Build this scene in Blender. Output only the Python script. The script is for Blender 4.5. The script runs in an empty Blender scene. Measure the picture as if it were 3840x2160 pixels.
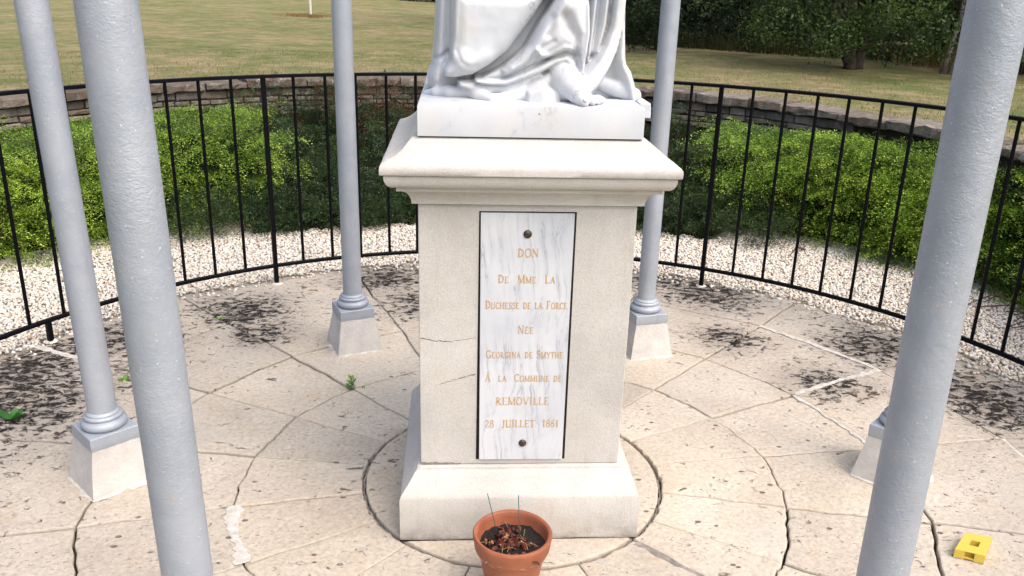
import bpy, math, random
import numpy as np
from mathutils import Vector, Matrix

SC = bpy.context.scene
rng = np.random.default_rng(7)
random.seed(7)
R = math.radians

# ------------------------------------------------------------------ camera
CAM = (-0.2008, -2.6577, 1.65)
PITCH, ROLL, YAW = 0.340016, -0.0276323, 0.0681264
cp, sp = math.cos(PITCH), math.sin(PITCH)
fw = np.array([math.sin(YAW)*cp, math.cos(YAW)*cp, -sp])
r0 = np.array([math.cos(YAW), -math.sin(YAW), 0.0])
dn = np.cross(fw, r0)
r2 = math.cos(ROLL)*r0 + math.sin(ROLL)*dn
d2 = -math.sin(ROLL)*r0 + math.cos(ROLL)*dn
cam = bpy.data.objects.new('camera', bpy.data.cameras.new('camera'))
SC.collection.objects.link(cam)
M = Matrix(((r2[0], -d2[0], -fw[0], CAM[0]), (r2[1], -d2[1], -fw[1], CAM[1]), (r2[2], -d2[2], -fw[2], CAM[2]), (0, 0, 0, 1)))
cam.matrix_world = M
cam.data.sensor_width = 36.0
cam.data.lens = 30.257
cam.data.clip_start = 0.05
cam.data.clip_end = 1500
SC.camera = cam

# ------------------------------------------------------------------ light
SUN_EL, SUN_AZ = 54.0, 138.0           # azimuth from +Y towards +X
world = bpy.data.worlds.new('World'); SC.world = world
world.use_nodes = True
wn = world.node_tree; wn.nodes.clear()
sky = wn.nodes.new('ShaderNodeTexSky'); sky.sky_type = 'NISHITA'; sky.sun_disc = False
sky.sun_elevation = R(SUN_EL); sky.sun_rotation = R(SUN_AZ)
sky.air_density = 0.8; sky.dust_density = 6.0; sky.ozone_density = 0.8
bg = wn.nodes.new('ShaderNodeBackground'); bg.inputs['Strength'].default_value = 0.15
wo = wn.nodes.new('ShaderNodeOutputWorld')
wn.links.new(sky.outputs[0], bg.inputs[0]); wn.links.new(bg.outputs[0], wo.inputs[0])
sl = bpy.data.lights.new('sun', 'SUN'); sl.energy = 1.3; sl.angle = R(85); sl.color = (1.0, 0.99, 0.975)
sun = bpy.data.objects.new('sun', sl); SC.collection.objects.link(sun)
sd = Vector((math.sin(R(SUN_AZ))*math.cos(R(SUN_EL)), math.cos(R(SUN_AZ))*math.cos(R(SUN_EL)), math.sin(R(SUN_EL))))
sun.rotation_euler = sd.to_track_quat('Z', 'Y').to_euler()
SC.view_settings.view_transform = 'Standard'
SC.view_settings.look = 'None'
SC.view_settings.exposure = 0.79
SC.view_settings.gamma = 1.0
SC.view_settings.use_curve_mapping = False

# ------------------------------------------------------------------ helpers
COL = SC.collection

def tag(o, label=None, cat=None, group=None, kind=None):
    if label: o['label'] = label
    if cat: o['category'] = cat
    if group: o['group'] = group
    if kind: o['kind'] = kind
    return o

def empty(name, loc=(0, 0, 0), rz=0.0):
    o = bpy.data.objects.new(name, None); COL.objects.link(o)
    o.location = loc; o.rotation_euler = (0, 0, rz); o.empty_display_size = 0.1
    return o

def link(name, me, parent=None, mat=None):
    o = bpy.data.objects.new(name, me); COL.objects.link(o)
    if parent is not None: o.parent = parent
    if mat is not None and not me.materials: me.materials.append(mat)
    return o

class MB:
    """collects verts and faces"""
    def __init__(s): s.v = []; s.f = []
    def add(s, vs, fs):
        b = len(s.v); s.v += [tuple(map(float, p)) for p in vs]; s.f += [tuple(i+b for i in f) for f in fs]
        return s
    def box(s, x0, x1, y0, y1, z0, z1):
        return s.add([(x0, y0, z0), (x1, y0, z0), (x1, y1, z0), (x0, y1, z0), (x0, y0, z1), (x1, y0, z1), (x1, y1, z1), (x0, y1, z1)],
                     [(0, 3, 2, 1), (4, 5, 6, 7), (0, 1, 5, 4), (1, 2, 6, 5), (2, 3, 7, 6), (3, 0, 4, 7)])
    def lathe(s, prof, n=32, cx=0, cy=0, cap0=True, cap1=True):
        vs = []
        for r, z in prof:
            for i in range(n):
                a = 2*math.pi*i/n
                vs.append((cx+r*math.cos(a), cy+r*math.sin(a), z))
        fs = []
        for k in range(len(prof)-1):
            for i in range(n):
                j = (i+1) % n
                fs.append((k*n+i, k*n+j, (k+1)*n+j, (k+1)*n+i))
        if cap0: fs.append(tuple(range(n-1, -1, -1)))
        if cap1: fs.append(tuple((len(prof)-1)*n+i for i in range(n)))
        return s.add(vs, fs)
    def square(s, prof, n=1, cap0=True, cap1=True, cy=0.0, jit=0.0, rnd=None):
        """square loft: prof (half width, z); n points per side"""
        vs = []; m = 4*n
        for w, z in prof:
            for k, (a, b) in enumerate((((-1, -1), (1, -1)), ((1, -1), (1, 1)), ((1, 1), (-1, 1)), ((-1, 1), (-1, -1)))):
                for i in range(n):
                    t = i/n
                    x = (a[0]+(b[0]-a[0])*t)*w; y = (a[1]+(b[1]-a[1])*t)*w
                    if jit: x += rnd.uniform(-jit, jit); y += rnd.uniform(-jit, jit)
                    vs.append((x, y+cy, z+(rnd.uniform(-jit, jit)*.3 if jit else 0)))
        fs = []
        for k in range(len(prof)-1):
            for i in range(m):
                j = (i+1) % m
                fs.append((k*m+i, k*m+j, (k+1)*m+j, (k+1)*m+i))
        if cap0: fs.append(tuple(range(m-1, -1, -1)))
        if cap1: fs.append(tuple((len(prof)-1)*m+i for i in range(m)))
        return s.add(vs, fs)
    def tube(s, pts, rad, n=8, caps=True):
        pts = [Vector(p) for p in pts]
        if not hasattr(rad, '__len__'): rad = [rad]*len(pts)
        vs = []
        prev = None
        for i, p in enumerate(pts):
            d = (pts[min(i+1, len(pts)-1)]-pts[max(i-1, 0)]).normalized()
            ref = Vector((0, 0, 1)) if abs(d.z) < .9 else Vector((0, 1, 0))
            if prev is None: a = d.cross(ref).normalized()
            else: a = (prev-d*prev.dot(d)).normalized()
            prev = a; b = d.cross(a)
            for k in range(n):
                t = 2*math.pi*k/n
                vs.append(p+(a*math.cos(t)+b*math.sin(t))*rad[i])
        fs = []
        for i in range(len(pts)-1):
            for k in range(n):
                j = (k+1) % n
                fs.append((i*n+k, (i+1)*n+k, (i+1)*n+j, i*n+j))
        if caps:
            fs.append(tuple(range(n))); fs.append(tuple((len(pts)-1)*n+k for k in range(n-1, -1, -1)))
        return s.add(vs, fs)
    def mesh(s, name='mesh', smooth=False, angle=None):
        me = bpy.data.meshes.new(name); me.from_pydata(s.v, [], s.f); me.update()
        if smooth:
            me.shade_smooth()
            if angle: me.set_sharp_from_angle(angle=R(angle))
        return me
    def build(s, name, mat, parent=None, smooth=False, angle=None, bevel=None, loc=None):
        me = s.mesh(name, smooth, angle); me.materials.append(mat)
        o = link(name, me, parent)
        if loc is not None: o.location = loc
        if bevel:
            b = o.modifiers.new('bevel', 'BEVEL'); b.width = bevel; b.segments = 2; b.limit_method = 'ANGLE'; b.angle_limit = R(35)
        return o

def np_mesh(name, V, F, mat, parent=None, smooth=False, tint=None, k=None):
    """V (n,3); F (m,k) same size faces; tint (n,3) per vertex colour"""
    me = bpy.data.meshes.new(name)
    V = np.asarray(V, np.float32); F = np.asarray(F, np.int32); k = F.shape[1]
    me.vertices.add(len(V)); me.vertices.foreach_set('co', V.ravel())
    me.loops.add(F.size); me.loops.foreach_set('vertex_index', F.ravel())
    me.polygons.add(len(F)); me.polygons.foreach_set('loop_start', np.arange(0, F.size, k, dtype=np.int32))
    me.polygons.foreach_set('loop_total', np.full(len(F), k, np.int32))
    me.update(calc_edges=True)
    if smooth: me.shade_smooth()
    if tint is not None:
        at = me.color_attributes.new('tint', 'FLOAT_COLOR', 'POINT')
        c = np.ones((len(V), 4), np.float32); c[:, :3] = tint
        at.data.foreach_set('color', c.ravel())
    me.materials.append(mat)
    return link(name, me, parent)

# cheap value noise in numpy
_perm = rng.random((64, 64, 8)).astype(np.float32)
def vnoise2(x, y, seed=0):
    x = np.asarray(x, float)+seed*17.3; y = np.asarray(y, float)+seed*9.1
    xi = np.floor(x).astype(int); yi = np.floor(y).astype(int)
    fx = x-xi; fy = y-yi; fx = fx*fx*(3-2*fx); fy = fy*fy*(3-2*fy)
    g = lambda a, b: _perm[a % 64, b % 64, seed % 8]
    return (g(xi, yi)*(1-fx)+g(xi+1, yi)*fx)*(1-fy)+(g(xi, yi+1)*(1-fx)+g(xi+1, yi+1)*fx)*fy-.5

# ------------------------------------------------------------------ materials
class NT:
    def __init__(s, name, rough=.8, spec=.3, metal=0.0):
        s.m = bpy.data.materials.new(name); s.m.use_nodes = True
        s.t = s.m.node_tree; s.b = s.t.nodes['Principled BSDF']
        s.b.inputs['Roughness'].default_value = rough
        s.b.inputs['Specular IOR Level'].default_value = spec
        s.b.inputs['Metallic'].default_value = metal
    def n(s, typ, **kw):
        nd = s.t.nodes.new(typ)
        for k, v in kw.items():
            if k.startswith('i_'):
                key = k[2:]
                nd.inputs[int(key) if key.isdigit() else key].default_value = v
            else: setattr(nd, k, v)
        return nd
    def l(s, a, b): s.t.links.new(a, b)
    def coord(s, scale=(1, 1, 1), rot=(0, 0, 0), world=True):
        if world:
            g = s.n('ShaderNodeNewGeometry'); src = g.outputs['Position']
        else:
            g = s.n('ShaderNodeTexCoord'); src = g.outputs['Object']
        mp = s.n('ShaderNodeMapping'); mp.inputs['Scale'].default_value = scale; mp.inputs['Rotation'].default_value = rot
        s.l(src, mp.inputs[0]); return mp.outputs[0]
    def noise(s, co, scale, detail=5, rough=.6, dist=0.0):
        nd = s.n('ShaderNodeTexNoise'); nd.inputs['Scale'].default_value = scale; nd.inputs['Detail'].default_value = detail
        nd.inputs['Roughness'].default_value = rough; nd.inputs['Distortion'].default_value = dist
        s.l(co, nd.inputs['Vector']); return nd.outputs[0]
    def voro(s, co, scale, feature='F1'):
        nd = s.n('ShaderNodeTexVoronoi', feature=feature); nd.inputs['Scale'].default_value = scale
        s.l(co, nd.inputs['Vector']); return nd.outputs[0]
    def ramp(s, fac, stops, interp='LINEAR'):
        nd = s.n('ShaderNodeValToRGB'); cr = nd.color_ramp; cr.interpolation = interp
        while len(cr.elements) < len(stops): cr.elements.new(.5)
        for e, (p, c) in zip(cr.elements, stops):
            e.position = p
            e.color = (c, c, c, 1) if not hasattr(c, '__len__') else (*c, 1)
        s.l(fac, nd.inputs[0]); return nd.outputs[0]
    def mix(s, fac, a, b, mode='MIX'):
        nd = s.n('ShaderNodeMix', data_type='RGBA', blend_type=mode)
        for sock, v in ((nd.inputs[0], fac), (nd.inputs[6], a), (nd.inputs[7], b)):
            if isinstance(v, bpy.types.NodeSocket): s.l(v, sock)
            elif hasattr(v, '__len__'): sock.default_value = (*v, 1)
            else: sock.default_value = v
        return nd.outputs[2]
    def math(s, op, a, b=0.0, clamp=False):
        nd = s.n('ShaderNodeMath', operation=op, use_clamp=clamp)
        for sock, v in ((nd.inputs[0], a), (nd.inputs[1], b)):
            if isinstance(v, bpy.types.NodeSocket): s.l(v, sock)
            else: sock.default_value = v
        return nd.outputs[0]
    def color(s, c):
        if isinstance(c, bpy.types.NodeSocket): s.l(c, s.b.inputs['Base Color'])
        else: s.b.inputs['Base Color'].default_value = (*c, 1)
        return s
    def bump(s, h, dist=.002, strength=1.0, prev=None):
        nd = s.n('ShaderNodeBump'); nd.inputs['Distance'].default_value = dist; nd.inputs['Strength'].default_value = strength
        s.l(h, nd.inputs['Height'])
        if prev is not None: s.l(prev, nd.inputs['Normal'])
        s.l(nd.outputs[0], s.b.inputs['Normal']); return nd.outputs[0]

def mat_slab():
    m = NT('weathered_paving_stone', .85, .25)
    co = m.coord()
    oi = m.n('ShaderNodeObjectInfo')
    base = m.ramp(m.noise(co, 2.2, 6, .6), [(.3, (.355, .33, .29)), (.5, (.45, .422, .378)), (.68, (.52, .50, .46))])
    base = m.mix(.34, base, m.ramp(oi.outputs['Random'], [(0, (.34, .315, .285)), (.35, (.46, .435, .40)), (.6, (.49, .44, .38)), (1, (.56, .535, .495))]))
    fine = m.noise(co, 60, 6, .7)
    base = m.mix(.55, base, m.ramp(fine, [(.3, (.30, .26, .21)), (.55, (.56, .50, .41)), (.8, (.72, .68, .60))]), 'OVERLAY')
    # ochre and grey clouds
    base = m.mix(m.ramp(m.noise(co, 5.3, 4, .6), [(.58, 0), (.75, .45)]), base, (.46, .34, .21))
    base = m.mix(m.ramp(m.noise(m.coord((1, 1, 1), (0, 0, 1)), 3.1, 5, .6), [(.55, 0), (.75, .45)]), base, (.42, .41, .38))
    # radial distance for wear by rain from the canopy edge
    g = m.n('ShaderNodeNewGeometry')
    ln = m.n('ShaderNodeVectorMath', operation='LENGTH'); m.l(g.outputs['Position'], ln.inputs[0])
    rad = ln.outputs['Value']
    outer = m.ramp(m.math('DIVIDE', rad, 3.0), [(.42, 0), (.58, .5), (.76, 1)])
    # dense patches of black lichen at their own places
    def blob(x, y, r):
        d = m.n('ShaderNodeVectorMath', operation='DISTANCE'); m.l(g.outputs['Position'], d.inputs[0]); d.inputs[1].default_value = (x, y, 0)
        return m.ramp(m.math('DIVIDE', d.outputs['Value'], r), [(.25, 1), (1, 0)])
    dens = outer
    pat = None
    for b in ((-2.25, .70, .95), (-1.95, .55, .5), (-1.75, 1.25, .40), (-.62, 2.15, .36), (-1.30, 1.62, .36), (1.25, 1.95, .45), (.95, 2.15, .36), (-1.15, 1.30, .26), (1.85, 1.15, .36), (1.45, .75, .3), (2.1, .55, .4), (-.35, 1.75, .4), (1.15, 1.25, .25)):
        q = blob(*b); pat = q if pat is None else m.math('MAXIMUM', pat, q)
    # grey film on the outer stones
    base = m.mix(m.math('MULTIPLY', m.math('MULTIPLY', outer, .55), m.ramp(m.noise(co, 3.5, 5, .65), [(.35, .2), (.6, 1)])), base, (.29, .27, .245))
    base = m.mix(m.math('MULTIPLY', pat, .38), base, (.15, .13, .12))
    # pits: elongated
    cs = m.coord((1, 1.35, 1), (0, 0, .35))
    n1 = m.noise(cs, 21, 8, .76, .6)
    thr = m.math('ADD', m.math('MULTIPLY', outer, .04), m.math('MULTIPLY', pat, .12))
    n1b = m.math('ADD', n1, thr)
    n1b = m.math('ADD', n1b, m.math('MULTIPLY', m.noise(co, 4.2, 3, .5), .16))
    pit = m.ramp(n1b, [(.700, 0), (.755, 1)])
    n2 = m.noise(m.coord((1, 2.6, 1), (0, 0, -.1)), 55, 4, .7, .3)
    n2b = m.math('ADD', n2, m.math('MULTIPLY', m.math('ADD', outer, pat), .035))
    pit2 = m.ramp(n2b, [(.645, 0), (.69, .85)])
    # round bore holes
    vo = m.voro(m.coord((1, 1.5, 1), (0, 0, .3)), 13)
    hole = m.math('MULTIPLY', m.ramp(vo, [(.10, 1), (.15, 0)]), m.ramp(m.noise(co, 4, 2), [(.50, 0), (.56, 1)]))
    allp = m.math('MAXIMUM', m.math('MAXIMUM', pit, pit2), hole)
    colr = m.mix(allp, base, m.mix(m.math('ADD', m.math('MULTIPLY', outer, .5), pat, True), (.16, .125, .10), (.016, .012, .011)))
    colr = m.mix(m.ramp(m.noise(m.coord((1, 1, 1), (0, 0, .7)), 34, 6, .75, .5), [(.60, 0), (.70, .38)]), colr, (.27, .24, .205))
    m.color(colr)
    hgt = m.math('SUBTRACT', m.math('ADD', m.math('MULTIPLY', m.noise(co, 26, 7, .65), .5), m.math('MULTIPLY', m.noise(cs, 9, 4, .6), .9)), m.math('MULTIPLY', allp, .8))
    m.bump(hgt, .011, .8)
    return m.m

def mat_limestone():
    m = NT('pale_limestone', .92, .15)
    co = m.coord()
    base = m.ramp(m.noise(co, 3, 6, .6), [(.3, (.45, .438, .41)), (.5, (.52, .503, .47)), (.7, (.585, .568, .535))])
    base = m.mix(m.ramp(m.noise(co, 7, 4, .5), [(.6, 0), (.8, .35)]), base, (.55, .44, .32))
    base = m.mix(.5, base, m.ramp(m.noise(co, 260, 3, .7), [(.25, (.32, .30, .27)), (.5, (.5, .5, .5)), (.8, (.66, .65, .62))]), 'OVERLAY')
    # speckled lichen dots in patches
    vo = m.voro(co, 170)
    sp_ = m.math('MULTIPLY', m.ramp(vo, [(.10, 1), (.2, 0)]), m.ramp(m.noise(co, 9, 3, .6), [(.50, 0), (.68, .8)]))
    dr = m.ramp(m.noise(m.coord((1, 1, 2.5)), 45, 5, .75), [(.665, 0), (.72, .7)])
    base = m.mix(m.math('MAXIMUM', sp_, dr), base, (.22, .19, .15))
    base = m.mix(m.math('MULTIPLY', m.ramp(m.noise(m.coord((1, 1, .12)), 26, 5, .7), [(.50, 0), (.72, .5)]), m.ramp(m.noise(co, 2.4, 3), [(.42, 0), (.62, 1)])), base, (.36, .33, .285))
    gz = m.n('ShaderNodeSeparateXYZ'); gp = m.n('ShaderNodeNewGeometry'); m.l(gp.outputs['Position'], gz.inputs[0])
    foot = m.math('MULTIPLY', m.ramp(gz.outputs[2], [(.0, 1), (.05, .25), (.16, 0)]), m.ramp(m.noise(co, 18, 5, .7), [(.40, 0), (.62, .8)]))
    base = m.mix(foot, base, (.27, .245, .21))
    m.color(base)
    h = m.math('ADD', m.noise(co, 240, 3, .7), m.math('MULTIPLY', m.noise(co, 40, 4, .6), .8))
    m.bump(h, .0022, .7)
    return m.m

def mat_marble(name, rot, vein=1.0, cool=0.0, fine=True):
    m = NT(name, .42, .4)
    co = m.coord((1, 1, 1), rot)
    base = m.ramp(m.noise(co, 5, 4, .5), [(.35, (.52, .55, .59)), (.65, (.62, .64, .665))])
    warp = m.noise(co, 3.0, 4, .55)
    cs = m.coord((7.0, 7.0, .75) if fine else (3.2, 3.2, 1.6), rot)
    add = m.n('ShaderNodeVectorMath', operation='ADD'); m.l(cs, add.inputs[0])
    cmb = m.n('ShaderNodeCombineXYZ'); m.l(m.math('MULTIPLY', warp, .9), cmb.inputs[0]); m.l(cmb.outputs[0], add.inputs[1])
    nz = m.noise(add.outputs[0], 3.2 if fine else 2.2, 5, .62)
    v = m.math('ABSOLUTE', m.math('SUBTRACT', nz, .5))
    line = m.ramp(v, [(0, 1), (.008, .75), (.018, 0)] if fine else [(0, 1), (.007, .7), (.014, 0)])
    broad = m.ramp(v, [(0, .75), (.09, 0)])
    gate = m.ramp(m.noise(co, 7, 3, .6), [(.36, .15), (.60, 1)] if fine else [(.50, 0), (.62, 1)])
    veins = m.math('MULTIPLY', m.math('MAXIMUM', line, m.math('MULTIPLY', broad, .5 if fine else .22)), gate)
    base = m.mix(m.math('MULTIPLY', veins, 1.0*vein), base, (.30, .325, .37))
    if not fine:
        spk = m.math('MULTIPLY', m.ramp(m.noise(m.coord((1, 1, 2)), 60, 5, .8), [(.66, 0), (.72, .55)]), m.ramp(m.noise(co, 8, 2), [(.5, 0), (.6, 1)]))
        base = m.mix(spk, base, (.33, .33, .36))
        base = m.mix(m.ramp(m.noise(m.coord((1, 1, .6)), 9, 4, .6), [(.50, 0), (.72, .5)]), base, (.62, .58, .50))
    m.color(base)
    m.bump(m.noise(co, 90, 4, .6), .0006, .5)
    m.b.inputs['Subsurface Weight'].default_value = .0
    return m.m

def mat_silver():
    m = NT('silver_grey_paint', .48, .45, .2)
    co = m.coord()
    base = m.ramp(m.noise(co, 9, 5, .6), [(.3, (.30, .335, .385)), (.7, (.375, .405, .45))])
    base = m.mix(m.ramp(m.noise(m.coord((1, 1, 1.8)), 110, 4, .75), [(.70, 0), (.74, .8)]), base, (.14, .13, .13))
    base = m.mix(m.ramp(m.noise(m.coord((1, 1, 1.2)), 30, 3, .6), [(.62, 0), (.74, .45)]), base, (.40, .36, .33))
    base = m.mix(m.ramp(m.noise(m.coord((1, 1, .25)), 16, 4, .6), [(.58, 0), (.72, .35)]), base, (.25, .27, .30))
    base = m.mix(m.ramp(m.noise(m.coord((1, 1, 1.6)), 160, 2, .5), [(.70, 0), (.74, .7)]), base, (.72, .76, .80))
    m.color(base)
    m.l(m.ramp(m.noise(co, 120, 3, .6), [(.35, .36), (.65, .62)]), m.b.inputs['Roughness'])
    h = m.math('ADD', m.noise(m.coord((1, 1, 1.4)), 70, 5, .62, .8), m.math('MULTIPLY', m.noise(m.coord((1, 1, 1.5)), 190, 3, .6), .45))
    oi = m.n('ShaderNodeObjectInfo')
    patch = m.ramp(m.noise(m.coord(), 5, 3, .5), [(.35, .25), (.65, 1)])
    m.bump(m.math('MULTIPLY', h, patch), .0034, .55)
    return m.m

def simple(name, c1, c2, scale=8, rough=.8, spec=.3, metal=0, bump=0.0, bscale=60, detail=5, world=True):
    m = NT(name, rough, spec, metal)
    co = m.coord(world=world)
    m.color(m.ramp(m.noise(co, scale, detail, .65), [(.33, c1), (.67, c2)]))
    if bump: m.bump(m.noise(co, bscale, 5, .65), bump, .8)
    return m.m

def mat_leaf(name, rough=.5, trans=.35, spec=.35):
    m = NT(name, rough, spec)
    at = m.n('ShaderNodeAttribute', attribute_name='tint')
    m.color(at.outputs['Color'])
    tr = m.n('ShaderNodeBsdfTranslucent'); m.l(m.mix(1.0, at.outputs['Color'], (1.35, 1.45, .7), 'MULTIPLY'), tr.inputs[0])
    mx = m.n('ShaderNodeMixShader'); mx.inputs[0].default_value = trans
    out = m.t.nodes['Material Output']
    m.l(m.b.outputs[0], mx.inputs[1]); m.l(tr.outputs[0], mx.inputs[2]); m.l(mx.outputs[0], out.inputs[0])
    return m.m

def mat_tint(name, rough=.8, spec=.25, fine=True, scale=180):
    m = NT(name, rough, spec)
    at = m.n('ShaderNodeAttribute', attribute_name='tint')
    c = at.outputs['Color']
    if fine: c = m.mix(.5, c, m.ramp(m.noise(m.coord(), scale, 4, .7), [(.3, .3), (.7, .7)]), 'OVERLAY')
    m.color(c); return m.m

def mat_wallstone(name='drystone', cop=False):
    m = NT(name, .9, .2)
    oi = m.n('ShaderNodeObjectInfo')
    if cop: st = [(0, (.085, .065, .048)), (.35, (.16, .132, .105)), (.7, (.115, .095, .078)), (1, (.20, .175, .145))]
    else: st = [(0, (.10, .085, .068)), (.3, (.185, .16, .128)), (.55, (.13, .115, .10)), (.8, (.25, .22, .18)), (1, (.16, .12, .09))]
    base = m.ramp(oi.outputs['Random'], st)
    co = m.coord()
    base = m.mix(.6, base, m.ramp(m.noise(co, 22, 6, .7), [(.3, (.25, .25, .25)), (.7, (.72, .72, .72))]), 'OVERLAY')
    base = m.mix(m.ramp(m.noise(co, 12, 4, .7), [(.56, 0), (.66, .7)]), base, (.30, .29, .26))
    base = m.mix(m.ramp(m.noise(co, 30, 5, .7), [(.60, 0), (.68, .85)]), base, (.035, .03, .027))
    m.color(base); m.bump(m.noise(m.coord((1, 1, 2.2)), 35, 6, .7), .012, .8)
    return m.m

def mat_field():
    m = NT('dry_meadow_turf', .95, .1)
    co = m.coord()
    c = m.ramp(m.noise(co, .33, 6, .62), [(.36, (.14, .165, .062)), (.47, (.20, .20, .09)), (.54, (.29, .24, .13)), (.66, (.32, .25, .155))])
    c = m.mix(.55, c, m.ramp(m.noise(co, 1.9, 5, .65), [(.38, (.10, .145, .045)), (.50, (.19, .185, .085)), (.62, (.33, .265, .165))]))
    c = m.mix(.6, c, m.ramp(m.noise(m.coord((1, .5, 1)), 9, 8, .8), [(.3, (.22, .24, .2)), (.5, (.5, .5, .48)), (.72, (.80, .74, .66))]), 'OVERLAY')
    m.color(c)
    m.bump(m.noise(co, 28, 6, .75), .06, .8)
    return m.m

M_SLAB = mat_slab(); M_LIME = mat_limestone()
M_MARBLE = mat_marble('statuary_marble', (.3, .5, .4), .75, fine=False)
M_PLAQUE = mat_marble('veined_plaque_marble', (0, R(-30), 0), .80)
M_SILVER = mat_silver()
M_IRON = simple('black_iron_paint', (.0012, .0012, .003), (.003, .003, .005), 30, .45, .12, 0, .0012, 90)
M_CONC = simple('footing_concrete', (.42, .40, .375), (.56, .54, .51), 9, .9, .2, 0, .004, 70)
M_MORT = simple('pale_mortar', (.42, .39, .345), (.62, .59, .54), 38, .9, .2, 0, .004, 90)
M_MORTP = simple('worn_mortar', (.36, .33, .29), (.60, .57, .52), 34, .9, .2, 0, .006, 50)
M_MORTG = simple('grey_mortar', (.15, .135, .12), (.33, .305, .28), 25, .95, .2, 0, .006, 60)
M_BED = simple('joint_bedding', (.010, .009, .008), (.06, .053, .046), 7, .95, .1, 0, .02, 60)
M_GAP = simple('painted_gap_shade', (.012, .010, .009), (.03, .026, .022), 30, .95, .1)  # near-black colour stands in for shade in recess, open joints and drill hole
M_GRAVBED = simple('gravel_bed', (.34, .29, .23), (.56, .50, .42), 60, .95, .15, 0, .02, 90)
M_GRAV = mat_tint('crushed_white_gravel', .85, .2, True, 150)
M_GOLD = simple('worn_gilding', (.46, .29, .12), (.62, .43, .21), 120, .5, .4, .2)
M_GOLDD = simple('letter_shadow', (.30, .19, .09), (.40, .27, .13), 120, .7, .3)
M_BOLT = simple('bronze_bolt', (.045, .035, .028), (.11, .085, .065), 120, .4, .5, .6, .0006, 300)
M_TERRA = None
M_SOIL = simple('potting_soil', (.004, .003, .003), (.016, .011, .009), 60, .75, .4, 0, .01, 120)
M_DEAD = mat_tint('withered_leaf', .6, .3, True, 60)
M_STICK = simple('green_stick', (.02, .10, .08), (.03, .15, .12), 30, .5, .3)
M_LEAF = mat_leaf('shrub_leaf', .42, .22, .45)
M_INNER = simple('painted_shade_core', (.006, .010, .004), (.016, .022, .009), 25, .95, .05, 0, .03, 50)  # near-black colour stands in for the shade inside the shrubs
M_TLEAF = mat_leaf('tree_leaf', .55, .25, .25)
M_SOILBED = simple('shrub_bed_soil', (.035, .028, .02), (.08, .065, .048), 12, .95, .1, 0, .03, 40)
M_BARK = simple('dark_bark', (.035, .028, .022), (.09, .075, .06), 14, .95, .15, 0, .03, 30)
M_TWIG = simple('shrub_twig', (.07, .05, .035), (.14, .105, .075), 25, .9, .15)
M_FIELD = mat_field()
M_WALL = mat_wallstone('drystone_rubble'); M_COP = mat_wallstone('coping_rock', True)
M_WCORE = simple('wall_core_earth', (.035, .028, .022), (.07, .058, .045), 20, .95, .1, 0, .03, 40)
M_GRASS = mat_leaf('grass_blade', .7, .3, .15)

# ------------------------------------------------------------------ setting: ground
WC = (-.33, 2.06)        # centre of the curved garden wall
WR0, WR1 = 3.50, 3.74    # its front and back radius
FZ = .35                 # level of the meadow behind the wall

def field_z(x, y):
    t = np.clip((y+.6)/2.2, 0, 1); t = t*t*(3-2*t)
    d = np.hypot(x-WC[0], y-WC[1])
    far = np.clip((d-8)/25, 0, 1)
    return -.06+(FZ+.06)*t + vnoise2(x*.25, y*.25, 1)*.22*far + vnoise2(x*.9, y*.9, 2)*.05

radii = [WR1-.04, 4.1, 4.4, 4.8, 5.3, 6, 6.8, 7.8, 9, 10.5, 12, 14, 16, 18, 21, 24, 28, 33, 39, 46, 55, 68, 85, 120, 200, 400]
NA = 144
V = []
for r_ in radii:
    for i in range(NA):
        a = 2*math.pi*i/NA
        x, y = WC[0]+r_*math.cos(a), WC[1]+r_*math.sin(a)
        V.append((x, y, float(field_z(x, y))))
F = []
for k in range(len(radii)-1):
    for i in range(NA):
        j = (i+1) % NA
        F.append((k*NA+i, (k+1)*NA+i, (k+1)*NA+j, k*NA+j))
tag(np_mesh('meadow', V, F, M_FIELD, smooth=True), 'dry mown meadow behind the stone wall', kind='structure')

g = MB(); g.lathe([(0.01, -.075), (6.5, -.075)], 96, cap0=False, cap1=False)
tag(g.build('ground', M_SOILBED), kind='structure')
g = MB()
vs = []; fs = []
for i in range(161):
    a = 2+168*i/160; ro = 3.86 if (a < 62 or a > 114) else 3.42
    for r_ in (2.30, 2.8, 3.3, ro): vs.append((r_*math.cos(R(a)), r_*math.sin(R(a)), -.011))
for i in range(160):
    for k in range(3): fs.append((i*4+k, i*4+k+1, i*4+k+5, i*4+k+4))
g.add(vs, fs)
tag(g.build('gravel_path', M_GRAVBED), kind='structure')

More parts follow.
